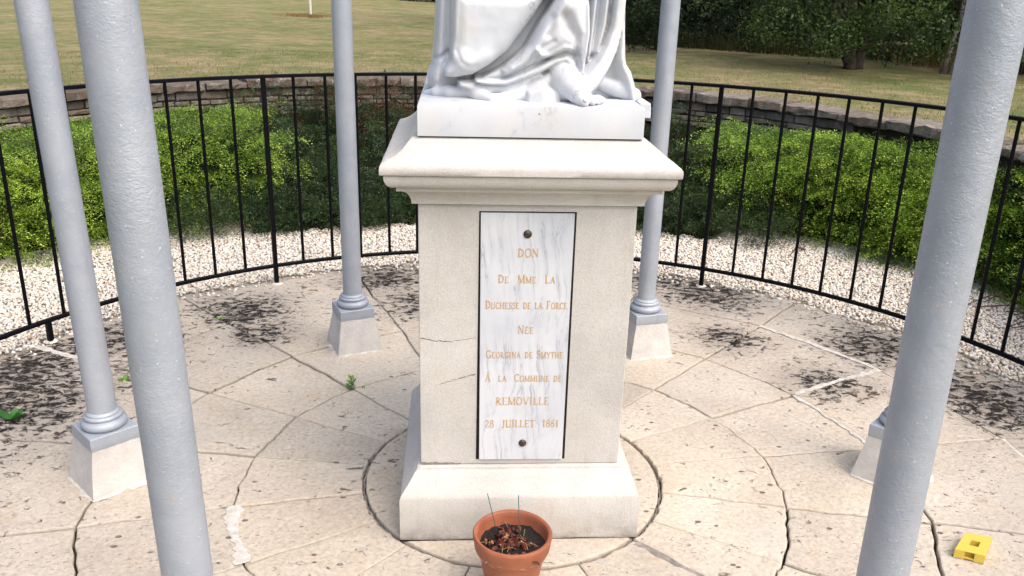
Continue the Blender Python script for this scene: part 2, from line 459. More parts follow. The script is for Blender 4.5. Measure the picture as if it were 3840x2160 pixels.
# gravel stones
def gravel():
    sp = .0158
    pts = []
    n = int(4.2/sp)
    gx, gy = np.meshgrid(np.arange(-n, n)*sp, np.arange(0, n)*sp)
    x = (gx+(gy/sp % 2)*sp*.5).ravel(); y = gy.ravel()
    x = x+rng.uniform(-.5, .5, x.size)*sp; y = y+rng.uniform(-.5, .5, y.size)*sp
    r_ = np.hypot(x, y); a = np.degrees(np.arctan2(y, x))
    edge = 2.475+vnoise2(a*.35, a*0, 3)*.10+vnoise2(a*1.3, a*0+4, 4)*.05
    k = (r_ > edge) & (r_ < np.where((a < 62) | (a > 114), 3.84, 3.40)+vnoise2(a*.8, a*0, 2)*.1) & (a > 6) & (a < 165)
    x, y = x[k], y[k]
    # a few strays on the paving
    m_ = 260; aa = np.radians(rng.uniform(15, 160, m_)); rr = 2.47-np.abs(rng.normal(0, .05, m_))
    x = np.r_[x, rr*np.cos(aa)]; y = np.r_[y, rr*np.sin(aa)]
    N = len(x)
    z = rng.uniform(.000, .008, N); z[-m_:] = .004
    ico = np.array([(1, 0, 0), (0, 1, 0), (-1, 0, 0), (0, -1, 0), (0, 0, 1), (0, 0, -1)], float)*1.12
    fc = np.array([(0, 1, 4), (1, 2, 4), (2, 3, 4), (3, 0, 4), (1, 0, 5), (2, 1, 5), (3, 2, 5), (0, 3, 5)])
    s = rng.uniform(.0072, .0136, N)*rng.uniform(.8, 1.15, N)
    big = rng.random(N) < .04; s[big] *= 1.5
    P = ico[None]*(1+rng.uniform(-.25, .25, (N, 6, 1)))
    P = P*np.stack([rng.uniform(.8, 1.35, N), rng.uniform(.7, 1.05, N), rng.uniform(.5, .85, N)], 1)[:, None, :]
    t = rng.uniform(0, 2*np.pi, N); tl = rng.normal(0, .5, N)
    Rz = np.zeros((N, 3, 3)); Rz[:, 0, 0] = np.cos(t); Rz[:, 0, 1] = -np.sin(t); Rz[:, 1, 0] = np.sin(t); Rz[:, 1, 1] = np.cos(t); Rz[:, 2, 2] = 1
    Rx = np.zeros((N, 3, 3)); Rx[:, 0, 0] = 1; Rx[:, 1, 1] = np.cos(tl); Rx[:, 1, 2] = -np.sin(tl); Rx[:, 2, 1] = np.sin(tl); Rx[:, 2, 2] = np.cos(tl)
    P = np.einsum('nij,nkj->nki', Rz@Rx, P*s[:, None, None])+np.stack([x, y, z], 1)[:, None, :]
    pal = np.array([(.66, .61, .53), (.70, .66, .59), (.58, .52, .44), (.50, .39, .28), (.46, .45, .44), (.66, .57, .47)])
    ci = rng.choice(6, N, p=[.33, .30, .16, .05, .06, .10])
    c = pal[ci]*rng.uniform(.86, 1.08, (N, 1))
    F = (fc[None]+(np.arange(N)*6)[:, None, None]).reshape(-1, 3)
    o = np_mesh('gravel', P.reshape(-1, 3), F, M_GRAV, tint=np.repeat(c, 6, 0))
    tag(o, 'loose cream and white gravel between paving and shrubs', 'gravel', kind='stuff')
gravel()

# ------------------------------------------------------------------ paving slabs
pave = empty('pavement'); tag(pave, 'round stone paving laid in rings about the pedestal', kind='structure')
g = MB(); g.lathe([(0.01, -.022), (2.46, -.022), (2.52, -.03), (2.54, -.074)], 96, cap0=False, cap1=False)
g.build('bedding', M_BED, pave)
ANG = [-32.6, -13.0, 7.3, 26.6, 46.3, 66.5, 88.0, 109.6, 132.6, 151.9, 171.5, 190.9, 210.0, 228.0, 252.5, 289.0, 313.5, 327.4]
RAD = [.525, .952, 1.41, 1.975, 2.50]
prand = random.Random(3)
NODE = {}
def node(i, k):
    i %= 18
    if (i, k) not in NODE:
        if k == 4: jr = prand.uniform(-.03, .03)
        elif k == 0: jr = 0
        else: jr = prand.uniform(-.014, .014)
        NODE[(i, k)] = (ANG[i % 17 if i == 17 else i]+(prand.uniform(-.5, .5) if k else 0), RAD[k]+jr)
    return NODE[(i, k)]
ANG = ANG[:17]
NS = 17
def node(i, k):
    i %= NS
    if (i, k) not in NODE:
        jr = prand.uniform(-.03, .03) if k == 4 else (0 if k == 0 else prand.uniform(-.014, .014))
        NODE[(i, k)] = (ANG[i]+(prand.uniform(-.5, .5) if k else 0), RAD[k]+jr)
    return NODE[(i, k)]
EDGE = {}
def edge(p, q, n, key):
    """wobbly shared joint line between two polar nodes"""
    if key in EDGE: return EDGE[key]
    (a0, r0_), (a1, r1_) = p, q
    if key[0] == 'r' and key[1] > 0:      # outer rings are cut with straight sides
        pa = np.array([r0_*math.cos(R(a0)), r0_*math.sin(R(a0))]); pb = np.array([r1_*math.cos(R(a1)), r1_*math.sin(R(a1))])
        nn = np.array([pa[1]-pb[1], pb[0]-pa[0]]); nn /= np.linalg.norm(nn); ph = prand.uniform(0, 9); bow = prand.uniform(.0, .012)
        out = []
        for i in range(n+1):
            t = i/n; w = .004*math.sin(math.pi*t)*(math.sin(t*11+ph)+.8*math.sin(t*27+ph*2))+(prand.uniform(-.0022, .0022) if 0 < i < n else 0)-bow*math.sin(math.pi*t)
            out.append(tuple(pa+(pb-pa)*t+nn*w))
        EDGE[key] = out
        return out
    out = []
    ph = prand.uniform(0, 9)
    for i in range(n+1):
        t = i/n
        a = R(a0+(a1-a0)*t); r_ = r0_+(r1_-r0_)*t
        amp = .0035*math.sin(math.pi*t)
        w = amp*(math.sin(t*9+ph)+.7*math.sin(t*23+ph*2))+(prand.uniform(-.0022, .0022) if 0 < i < n else 0)
        if abs(r1_-r0_) > abs(R(a1-a0))*r0_: a += w/max(r_, .3)
        else: r_ += w
        out.append((r_*math.cos(a), r_*math.sin(a)))
    EDGE[key] = out
    return out
def slab(poly, gap, name='paving_slab', thick=.05, zj=.003):
    n = len(poly); cxm = sum(p[0] for p in poly)/n; cym = sum(p[1] for p in poly)/n
    area = sum(poly[i][0]*poly[(i+1) % n][1]-poly[(i+1) % n][0]*poly[i][1] for i in range(n))
    sgn = 1 if area > 0 else -1
    def inset(pts, d):
        out = []
        for i in range(n):
            a, b, c = pts[i-1], pts[i], pts[(i+1) % n]
            e1 = (b[0]-a[0], b[1]-a[1]); e2 = (c[0]-b[0], c[1]-b[1])
            l1 = math.hypot(*e1) or 1; l2 = math.hypot(*e2) or 1
            nx = -(e1[1]/l1+e2[1]/l2)*sgn; ny = (e1[0]/l1+e2[0]/l2)*sgn
            l = math.hypot(nx, ny) or 1
            # keep the inset even at corners
            cosv = max(.55, l/2)
            out.append((b[0]+nx/l*d/cosv, b[1]+ny/l*d/cosv))
        return out
    tx, ty, tz = prand.uniform(-.0025, .0025), prand.uniform(-.0025, .0025), prand.uniform(-zj, zj)
    A = inset(poly, gap); B = inset(poly, gap+.0018); Cc = inset(poly, gap+.0055)
    z = lambda p, h: (p[0]-cxm, p[1]-cym, h+tz+tx*(p[0]-cxm)*2+ty*(p[1]-cym)*2)
    vs = [z(p, -thick) for p in A]+[z(p, -.006) for p in A]+[z(p, -.0015) for p in B]+[z(p, 0) for p in Cc]
    fs = []
    for k in range(3):
        for i in range(n):
            j = (i+1) % n; q = (k*n+i, k*n+j, (k+1)*n+j, (k+1)*n+i)
            fs.append(q if sgn > 0 else q[::-1])
    top = tuple(3*n+i for i in range(n)); fs.append(top if sgn > 0 else top[::-1])
    m_ = MB().add(vs, fs)
    o = m_.build(name, M_SLAB, pave); o.location = (cxm, cym, 0)
    return o
for k in range(4):
    for i in range(NS):
        a, b, c, d = node(i, k), node(i+1, k), node(i+1, k+1), node(i, k+1)
        if i == NS-1: b = (b[0]+360, b[1]); c = (c[0]+360, c[1])
        e1 = edge(a, b, 10, ('r', k, i)); e2 = edge(b if i < NS-1 else node(0, k), c if i < NS-1 else node(0, k+1), 7, ('a', k, (i+1) % NS))
        e3 = edge(d, c, 10, ('r', k+1, i)); e4 = edge(a, d, 7, ('a', k, i))
        poly = e1[:-1]+e2[:-1]+e3[::-1][:-1]+e4[::-1][:-1]
        slab(poly, prand.choice([.0028, .0036, .0045, .0060]) if k else .0020)
# centre stones under the pedestal, split on the diagonals (joints run to the pedestal corners)
for q in range(4):
    a0 = 45+90*q
    poly = [(0, 0)]+[(.5165*math.cos(R(a0+t*9)), .5165*math.sin(R(a0+t*9))) for t in range(11)]
    slab(poly, .002, zj=.001)

# mortar runs
def strip(pts, w, name, mat, z=.004, rough=.5, parent=pave, h=.0008):
    """irregular flat run of mortar, w half width(s)"""
    n = len(pts); L = []; Rr = []
    rr = random.Random(len(pts)*7+int(pts[0][0]*100))
    for i, p in enumerate(pts):
        a = pts[max(i-1, 0)]; b = pts[min(i+1, n-1)]
        d = (b[0]-a[0], b[1]-a[1]); l = math.hypot(*d); nx, ny = -d[1]/l, d[0]/l
        ww = (w[i] if hasattr(w, '__len__') else w)
        w1 = ww*(1+rough*rr.uniform(-1, 1)); w2 = ww*(1+rough*rr.uniform(-1, 1))
        L.append((p[0]+nx*w1, p[1]+ny*w1)); Rr.append((p[0]-nx*w2, p[1]-ny*w2))
    vs = []; fs = []
    for i in range(n):
        cx_, cy_ = pts[i]
        vs += [(L[i][0], L[i][1], z-.005), (L[i][0]*.93+cx_*.07, L[i][1]*.93+cy_*.07, z+h*.8), (cx_, cy_, z+h), (Rr[i][0]*.93+cx_*.07, Rr[i][1]*.93+cy_*.07, z+h*.8), (Rr[i][0], Rr[i][1], z-.005)]
    for i in range(n-1):
        for k in range(4):
            fs.append((i*5+k, (i+1)*5+k, (i+1)*5+k+1, i*5+k+1))
    return MB().add(vs, fs).build(name, mat, parent)
def arcpts(r_, a0, a1, n=24, jit=.004):
    return [((r_+prand.uniform(-jit, jit))*math.cos(R(a0+(a1-a0)*i/n)), (r_+prand.uniform(-jit, jit))*math.sin(R(a0+(a1-a0)*i/n))) for i in range(n+1)]
def chordpts(k, i, n=26):
    a, b = node(i, k), node(i+1, k)
    e = edge(a, b, 10, ('r', k, i))
    out = []
    for q in range(len(e)-1): out += [e[q], ((e[q][0]+e[q+1][0])/2, (e[q][1]+e[q+1][1])/2)]
    return out+[e[-1]]
def radpts(a, r0_, r1_, n=18, da=0):
    return [((r0_+(r1_-r0_)*i/n)*math.cos(R(a+da*i/n+prand.uniform(-.1, .1))), (r0_+(r1_-r0_)*i/n)*math.sin(R(a+da*i/n+prand.uniform(-.1, .1)))) for i in range(n+1)]
strip(chordpts(1, 11), [.019+.006*math.sin(i*.35+.6) for i in range(21)], 'mortar_joint', M_MORT, .0022, .45)
strip(chordpts(3, 3), .013, 'mortar_joint', M_MORTP, .001)
strip(radpts(26.6, 1.42, 1.97), .014, 'mortar_joint', M_MORTP, .001)
strip(chordpts(2, 2), .014, 'mortar_joint', M_MORTP, .001)
strip(radpts(151.9, 1.99, 2.46), .016, 'mortar_joint', M_MORTP, .001)
strip(radpts(313.5, .54, .93), .016, 'mortar_joint', M_MORTG, -.002)
strip(chordpts(3, 1)[10:], .010, 'mortar_joint', M_MORTP, .0)
strip(arcpts(.5205, 160, 235, 60, .002), .004, 'mortar_joint', M_MORTG, -.016)
strip(arcpts(.5205, -45, 20, 50, .002), .004, 'mortar_joint', M_MORTG, -.016)
strip(radpts(132.6, .55, .93), .010, 'mortar_joint', M_MORTG, -.008)
strip(radpts(132.6, 1.43, 1.95), .010, 'mortar_joint', M_MORTG, -.008)
strip(chordpts(1, 8), .009, 'mortar_joint', M_MORTG, -.008)
strip(chordpts(1, 9), .009, 'mortar_joint', M_MORTG, -.008)
strip(radpts(109.6, .96, 1.95, 30), .010, 'mortar_joint', M_MORTG, -.008)
strip(radpts(7.4, .96, 1.38), .010, 'mortar_joint', M_MORTG, -.006)

# ------------------------------------------------------------------ pedestal
ped = empty('pedestal'); tag(ped, 'square pale limestone pedestal with moulded cornice and marble inscription plaque', 'pedestal')
prn = random.Random(11)
MB().square([(.3700, 0), (.3725, .012), (.3728, .080), (.3725, .146), (.3695, .156), (.3640, .1635), (.3560, .174), (.3460, .187), (.3360, .203), (.3270, .2175), (.3215, .2205), (.3205, .2235), (.3195, .2290), (.3120, .2325), (.305, .2328)], 18, jit=.0007, rnd=prn).build('plinth', M_LIME, ped, smooth=True, angle=38)
MB().square([(.3085, .2340), (.3090, .25), (.3095, .5), (.3098, .8), (.3095, 1.066)], 1).build('shaft', M_LIME, ped, bevel=.003)
# cavetto, fillet and ovolo under the slab
cav = [(.326+.0385*(1-math.cos(R(a))), 1.0705+.0415*math.sin(R(a))) for a in (0, 15, 30, 45, 60, 75, 90)]
cor = [(.320, 1.0690), (.326, 1.0690)]+cav+[(.365, 1.1125), (.3655, 1.1240), (.374, 1.1248)]
cor += [(.374+.0225*math.sin(R(a)), 1.1250+.0345*(1-math.cos(R(a)))) for a in (10, 25, 40, 55, 70, 85, 90)]+[(.395, 1.1615)]
MB().square(cor, 10, jit=.0005, rnd=prn).build('cornice', M_LIME, ped, smooth=True, angle=38)
cap = [(.4030, 1.1632), (.4062, 1.1655), (.4070, 1.178), (.4055, 1.1865), (.4015, 1.1915), (.392, 1.1955), (.380, 1.2005), (.366, 1.2085), (.352, 1.2190), (.340, 1.2310), (.331, 1.2430), (.326, 1.2490), (.320, 1.2520), (.314, 1.2530)]
MB().square(cap, 18, jit=.0008, rnd=prn).build('cap_slab', M_LIME, ped, smooth=True, angle=50)
# flat dark sheet painting the shade of the recess, and plaque
MB().add([(-.1385, -.3100, .2520), (.1385, -.3100, .2520), (.1375, -.3100, 1.0460), (-.1385, -.3100, 1.0460)], [(0, 1, 2, 3)]).build('plaque_recess_shade', M_GAP, ped)
pl = MB(); a_ = [(-.1288, .2545), (.1300, .2530), (.1310, 1.0425), (-.1342, 1.0425)]
pl.add([(x, -.3165, z) for x, z in a_]+[(x, -.3085, z) for x, z in a_], [(0, 1, 2, 3), (7, 6, 5, 4), (0, 4, 5, 1), (1, 5, 6, 2), (2, 6, 7, 3), (3, 7, 4, 0)])
plaque = pl.build('plaque', M_PLAQUE, ped, bevel=.0012)
plaque['label'] = 'white veined marble plaque with gilt inscription'
for x, z in ((-.0008, .9817), (.0047, .3115)):
    b = MB(); n = 20; prof = [(.0125*math.cos(R(t)), .0065*math.sin(R(t))) for t in (0, 15, 30, 45, 60, 75, 88)]
    vs = []
    for r_, h in prof:
        for i in range(n): t = 2*math.pi*i/n; vs.append((x+r_*math.cos(t), -.3165-h, z+r_*math.sin(t)))
    fs = [(k*n+i, k*n+(i+1) % n, (k+1)*n+(i+1) % n, (k+1)*n+i) for k in range(len(prof)-1) for i in range(n)]+[tuple((len(prof)-1)*n+i for i in range(n))]
    b.add(vs, fs); b.build('bolt', M_BOLT, plaque, smooth=True)

# --- inscription: own serif stroke letters
def arc(cx_, cy_, rx, ry, a0, a1, n=12): return [(cx_+rx*math.cos(R(a0+(a1-a0)*i/n)), cy_+ry*math.sin(R(a0+(a1-a0)*i/n))) for i in range(n+1)]
TK, TN = .115, .055
def stem(x, s=.09, b=True, t=True, y0=0, y1=1, w=TK):
    o = [([(x, y0), (x, y1)], w)]
    if b: o.append(([(x-s-w/2, y0+.02), (x+s+w/2, y0+.02)], .045))
    if t: o.append(([(x-s-w/2, y1-.02), (x+s+w/2, y1-.02)], .045))
    return o
G = {
 'D': (stem(.16)+[(arc(.16, .5, .56, .48, 88, -88, 16), TK*.9)], .80),
 'O': ([(arc(.40, .5, .34, .49, 0, 360, 28), TK*.85)], .80),
 'N': (stem(.14, w=TN)+stem(.72, b=False, w=TN)+[([(.14, .97), (.72, .02)], TK)], .86),
 'E': (stem(.16)+[([(.16, .97), (.60, .97), (.60, .85)], TN), ([(.16, .5), (.50, .5)], TN), ([(.16, .03), (.62, .03), (.64, .17)], TN)], .70),
 'M': (stem(.12, w=TN)+stem(.88, w=TK)+[([(.14, .97), (.50, .05)], TK), ([(.50, .05), (.88, .97)], TN)], 1.0),
 'L': (stem(.16)+[([(.16, .03), (.58, .03), (.60, .20)], TN)], .64),
 'A': ([([(.10, .0), (.40, .98)], TN), ([(.40, .98), (.72, .0)], TK), ([(.22, .36), (.60, .36)], TN), ([(.0, .02), (.20, .02)], .045), ([(.60, .02), (.84, .02)], .045)], .84),
 'U': (stem(.14, b=False)+stem(.70, b=False, w=TN)+[([(.14, .35)]+arc(.42, .32, .28, .30, 180, 360, 12)+[(.70, .35)], TN*1.3)], .84),
 'C': ([(arc(.42, .5, .34, .48, 48, 312, 22), TK*.85), ([(.65, .98), (.67, .74)], TN), ([(.65, .04), (.67, .2)], TN)], .76),
 'H': (stem(.14)+stem(.74)+[([(.14, .5), (.74, .5)], TN)], .90),
 'S': ([(arc(.30, .74, .20, .24, 30, 260, 12)+arc(.32, .26, .22, .25, 80, -150, 12), TK*.8), ([(.50, .98), (.50, .78)], TN), ([(.08, .04), (.08, .26)], TN)], .60),
 'F': (stem(.16)+[([(.16, .97), (.58, .97), (.58, .83)], TN), ([(.16, .5), (.48, .5)], TN)], .64),
 'R': (stem(.16)+[(arc(.18, .74, .34, .23, 90, -90, 12), TK*.8), ([(.30, .5), (.70, .02), (.78, .02)], TK)], .76),
 'G': ([(arc(.42, .5, .34, .48, 48, 330, 22), TK*.85), ([(.66, .98), (.68, .74)], TN), ([(.70, .04), (.70, .42)], TK), ([(.54, .42), (.82, .42)], .045)], .84),
 'I': (stem(.18), .36),
 'Y': ([([(.10, .97), (.40, .48)], TK), ([(.72, .97), (.40, .48)], TN), ([(.40, .0), (.40, .48)], TK), ([(.24, .02), (.56, .02)], .045), ([(.0, .98), (.22, .98)], .045), ([(.60, .98), (.82, .98)], .045)], .80),
 'T': (stem(.34, t=False)+[([(.03, .80), (.05, .97), (.63, .97), (.65, .80)], TN)], .68),
 'V': ([([(.10, .97), (.42, .02)], TK), ([(.74, .97), (.42, .02)], TN), ([(.0, .98), (.22, .98)], .045), ([(.62, .98), (.84, .98)], .045)], .82),
 'J': ([([(.30, .98), (.30, .10), (.22, -.06), (.06, -.10)], TK), ([(.14, .98), (.46, .98)], .045)], .50),
 '2': ([(arc(.28, .72, .22, .26, 165, -30, 12)+[(.05, .04), (.56, .04), (.58, .16)], TN*1.5)], .64),
 '8': ([(arc(.30, .75, .19, .23, 0, 360, 18), TN*1.5), (arc(.30, .27, .24, .26, 0, 360, 18), TN*1.5)], .62),
 '1': (stem(.26, t=False)+[([(.10, .84), (.26, .98)], TN)], .48),
 '6': ([(arc(.30, .29, .23, .28, 0, 360, 18), TN*1.5), ([(.08, .32), (.14, .62), (.30, .86), (.48, .98)], TN*1.5)], .62),
}
def line_mesh(text, x0, x1, z0, H, small=.78):
    lay = []; x = 0
    for ch in text:
        if ch == ' ': x += .55; continue
        lo = ch.islower(); up = ch.upper(); acc = None
        if up == 'É': up, acc = 'E', 'a'
        if up == 'À': up, acc = 'A', 'g'
        sc = small if lo else 1.0
        st, w = G[up]
        lay.append((x, sc, st, acc, w)); x += w*sc+.10
    tot = x-.10
    sx = (x1-x0)/tot
    y = -.31725
    chars = [c for c in text if c != ' ']; ci = 0
    for xo, sc, st, acc, w in lay:
        mb = MB()
        strokes = list(st)
        if acc == 'a': strokes = strokes+[([(.32, 1.08), (.48, 1.26)], .06)]
        if acc == 'g': strokes = strokes+[([(.30, 1.28), (.44, 1.10)], .06)]
        for si, (pts, wd) in enumerate(strokes):
            P2 = [(x0+(xo+px*sc)*sx, z0+pz*sc*H) for px, pz in pts]
            hw = max(wd*.5*H*sc*1.2, .0008)
            n = len(P2); L = []; Q = []
            for i, p in enumerate(P2):
                a = P2[max(i-1, 0)]; b = P2[min(i+1, n-1)]
                d = (b[0]-a[0], b[1]-a[1]); l = math.hypot(*d) or 1
                nx, nz = -d[1]/l*hw, d[0]/l*hw
                L.append((p[0]+nx, y-si*2e-5, p[1]+nz)); Q.append((p[0]-nx, y-si*2e-5, p[1]-nz))
            vs = L+Q
            back = [(v[0], -.3160, v[2]) for v in vs]
            fs = [(i, i+1, n+i+1, n+i) for i in range(n-1)]
            fs += [(2*n+i, 2*n+i+1, i+1, i) for i in range(n-1)]+[(n+i, n+i+1, 3*n+i+1, 3*n+i) for i in range(n-1)]
            mb.add(vs+back, fs)
        mb.build('letter', M_GOLD, plaque)
CH = .0248
for txt, xa, xb, z in (('DON', -.0276, .0330, .9138), ('De  Mme  La', -.0820, .0837, .8352), ('Duchesse de la Force', -.1169, .1225, .7558),
                       ('Née', -.0208, .0262, .6778), ('Georgina de Smythe', -.1128, .1177, .5987), ('À  la  Commune de', -.1144, .1168, .5214),
                       ('REMOVILLE', -.0812, .0822, .4438), ('28  JUILLET  1861', -.1125, .1136, .3668)):
    line_mesh(txt, xa, xb, z, CH)

# cracks, chips on the shaft
def ribbon(pts, w, name, mat, parent, y=-.3102):
    n = len(pts); vs = []
    for i, p in enumerate(pts):
        ww = w*(.4+.9*prn.random())*(1 if 0 < i < n-1 else .2)
        vs += [(p[0], y, p[1]+ww), (p[0], y, p[1]-ww)]
    fs = [(2*i, 2*i+1, 2*i+3, 2*i+2) for i in range(n-1)]
    return MB().add(vs, fs).build(name, mat, parent)
def wig(p, q, n, amp, sag=0):
    return [(p[0]+(q[0]-p[0])*i/n, p[1]+(q[1]-p[1])*i/n+prn.uniform(-amp, amp)+sag*math.sin(math.pi*i/n)) for i in range(n+1)]
M_CRACK = simple('crack_dirt', (.14, .115, .09), (.26, .22, .18), 60, .95, .1)
ribbon(wig((-.3080, .6600), (-.2100, .6500), 16, .002, -.004), .0016, 'crack', M_CRACK, ped)
ribbon(wig((-.2100, .6500), (-.1400, .6620), 10, .0012), .0008, 'crack', M_CRACK, ped)
ribbon(wig((-.2550, .5080), (-.1950, .5280), 10, .0015), .0008, 'crack', M_CRACK, ped)
ribbon(wig((-.1950, .5280), (-.1400, .5440), 12, .002), .0016, 'crack', M_CRACK, ped)
pts = wig((-.3075, .2420), (-.1850, .2370), 14, .0025, .003)
vs = [(p[0], -.3103, p[1]) for p in pts]+[(p[0], -.3103, .2345) for p in pts]
MB().add(vs, [(i, 15+i, 16+i, i+1) for i in range(14)]).build('chipped_edge', simple('chip_dirt', (.16, .145, .125), (.30, .275, .245), 90, .95, .1), ped)
# open joints below the plinth and the marble block, their shade as dark strips
MB().add([(-.374, -.3745, -.002), (.374, -.3745, -.002), (.374, -.3745, .0028), (.2, -.3745, .0045), (.05, -.3745, .0022), (-.12, -.3745, .0050), (-.25, -.3745, .0026), (-.374, -.3745, .0048)], [tuple(range(8))]).build('open_joint', M_GAP, ped)
MB().box(-.304, .304, -.318, .29, 1.2525, 1.2565).build('open_joint', M_GAP, ped)

# ------------------------------------------------------------------ statue (signed distance volume meshed by surface nets)
def poly_sd(P, X, Y):
    """signed distance to polygon, negative inside"""
    P = np.array(P, float); d = np.full(X.shape, 1e9); s = np.ones(X.shape)
    n = len(P)
    for i in range(n):
        a = P[i]; b = P[i-1]
        ex, ey = b[0]-a[0], b[1]-a[1]; wx, wy = X-a[0], Y-a[1]
        t = np.clip((wx*ex+wy*ey)/(ex*ex+ey*ey+1e-9), 0, 1)
        d = np.minimum(d, (wx-ex*t)**2+(wy-ey*t)**2)
        c1 = Y >= a[1]; c2 = Y < b[1]; c3 = ex*wy > ey*wx
        s = np.where((c1 & c2 & c3) | (~c1 & ~c2 & ~c3), -s, s)
    return s*np.sqrt(d)
def smax(a, b, k):
    h = np.clip(.5+.5*(a-b)/k, 0, 1); return b*(1-h)+a*h+k*h*(1-h)
def smin(a, b, k): return -smax(-a, -b, k)
def stroke(P, rad, X, Y):
    """(distance/radius, interpolated radius) to polyline"""
    best = np.full(X.shape, 1e9); br = np.ones(X.shape)
    for i in range(len(P)-1):
        a, b = P[i], P[i+1]; ra, rb = (rad[i], rad[i+1]) if hasattr(rad, '__len__') else (rad, rad)
        ex, ey = b[0]-a[0], b[1]-a[1]; wx, wy = X-a[0], Y-a[1]
        t = np.clip((wx*ex+wy*ey)/(ex*ex+ey*ey), 0, 1)
        d = np.hypot(wx-ex*t, wy-ey*t); r_ = ra+(rb-ra)*t
        m_ = d/r_ < best; best = np.where(m_, d/r_, best); br = np.where(m_, r_, br)
    return best, br
def ridge(P, rad, h, X, Y):
    q, _ = stroke(P, rad, X, Y)
    return h*np.exp(-q*q*1.3)
def roundcone(A, B, ra, rb, X, Y, Z):
    A = np.array(A, float); B = np.array(B, float); e = B-A; L2 = (e*e).sum()+1e-12
    t = np.clip(((X-A[0])*e[0]+(Y-A[1])*e[1]+(Z-A[2])*e[2])/L2, 0, 1)
    return np.sqrt((X-A[0]-e[0]*t)**2+(Y-A[1]-e[1]*t)**2+(Z-A[2]-e[2]*t)**2)-(ra+(rb-ra)*t)
def surface_nets(f, xs, ys, zs):
    S = f < 0
    nx, ny, nz = f.shape
    cnt = np.zeros((nx-1, ny-1, nz-1), np.int8)
    for dx in (0, 1):
        for dy in (0, 1):
            for dz in (0, 1):
                cnt += S[dx:nx-1+dx, dy:ny-1+dy, dz:nz-1+dz]
    act = (cnt > 0) & (cnt < 8)
    I, J, K = np.nonzero(act); N = len(I)
    idx = -np.ones(act.shape, np.int64); idx[I, J, K] = np.arange(N)
    acc = np.zeros((N, 3)); w = np.zeros(N)
    cor_ = [(0, 0, 0), (1, 0, 0), (0, 1, 0), (1, 1, 0), (0, 0, 1), (1, 0, 1), (0, 1, 1), (1, 1, 1)]
    for a in cor_:
        for ax in range(3):
            if a[ax]: continue
            b = list(a); b[ax] = 1
            fa = f[I+a[0], J+a[1], K+a[2]]; fb = f[I+b[0], J+b[1], K+b[2]]
            m_ = (fa < 0) != (fb < 0)
            t = np.where(m_, fa/(fa-fb+1e-20), 0)
            p = np.stack([np.full(N, float(a[0])), np.full(N, float(a[1])), np.full(N, float(a[2]))], 1); p[:, ax] += t
            acc += p*m_[:, None]; w += m_
    acc /= w[:, None]
    def lerp(ax_, i, t): return ax_[i]+(ax_[i+1]-ax_[i])*t
    V = np.stack([lerp(xs, I, acc[:, 0]), lerp(ys, J, acc[:, 1]), lerp(zs, K, acc[:, 2])], 1)
    Fs = []
    for ax in range(3):
        sl0 = [slice(1, -1)]*3; sl0[ax] = slice(0, -1); sl1 = [slice(1, -1)]*3; sl1[ax] = slice(1, None)
        A = S[tuple(sl0)]; B = S[tuple(sl1)]
        i, j, k = np.nonzero(A != B)
        off = [1, 1, 1]; off[ax] = 0
        i, j, k = i+off[0], j+off[1], k+off[2]
        o1, o2 = [(1, 2), (2, 0), (0, 1)][ax]
        def cell(d1, d2):
            c = [i.copy(), j.copy(), k.copy()]; c[o1] -= d1; c[o2] -= d2
            return idx[c[0], c[1], c[2]]
        q = np.stack([cell(1, 1), cell(0, 1), cell(0, 0), cell(1, 0)], 1)
        inside = S[i, j, k]
        q[~inside] = q[~inside]
        flip = inside
        q[flip] = q[flip][:, ::-1]
        Fs.append(q)
    return V, np.concatenate(Fs)

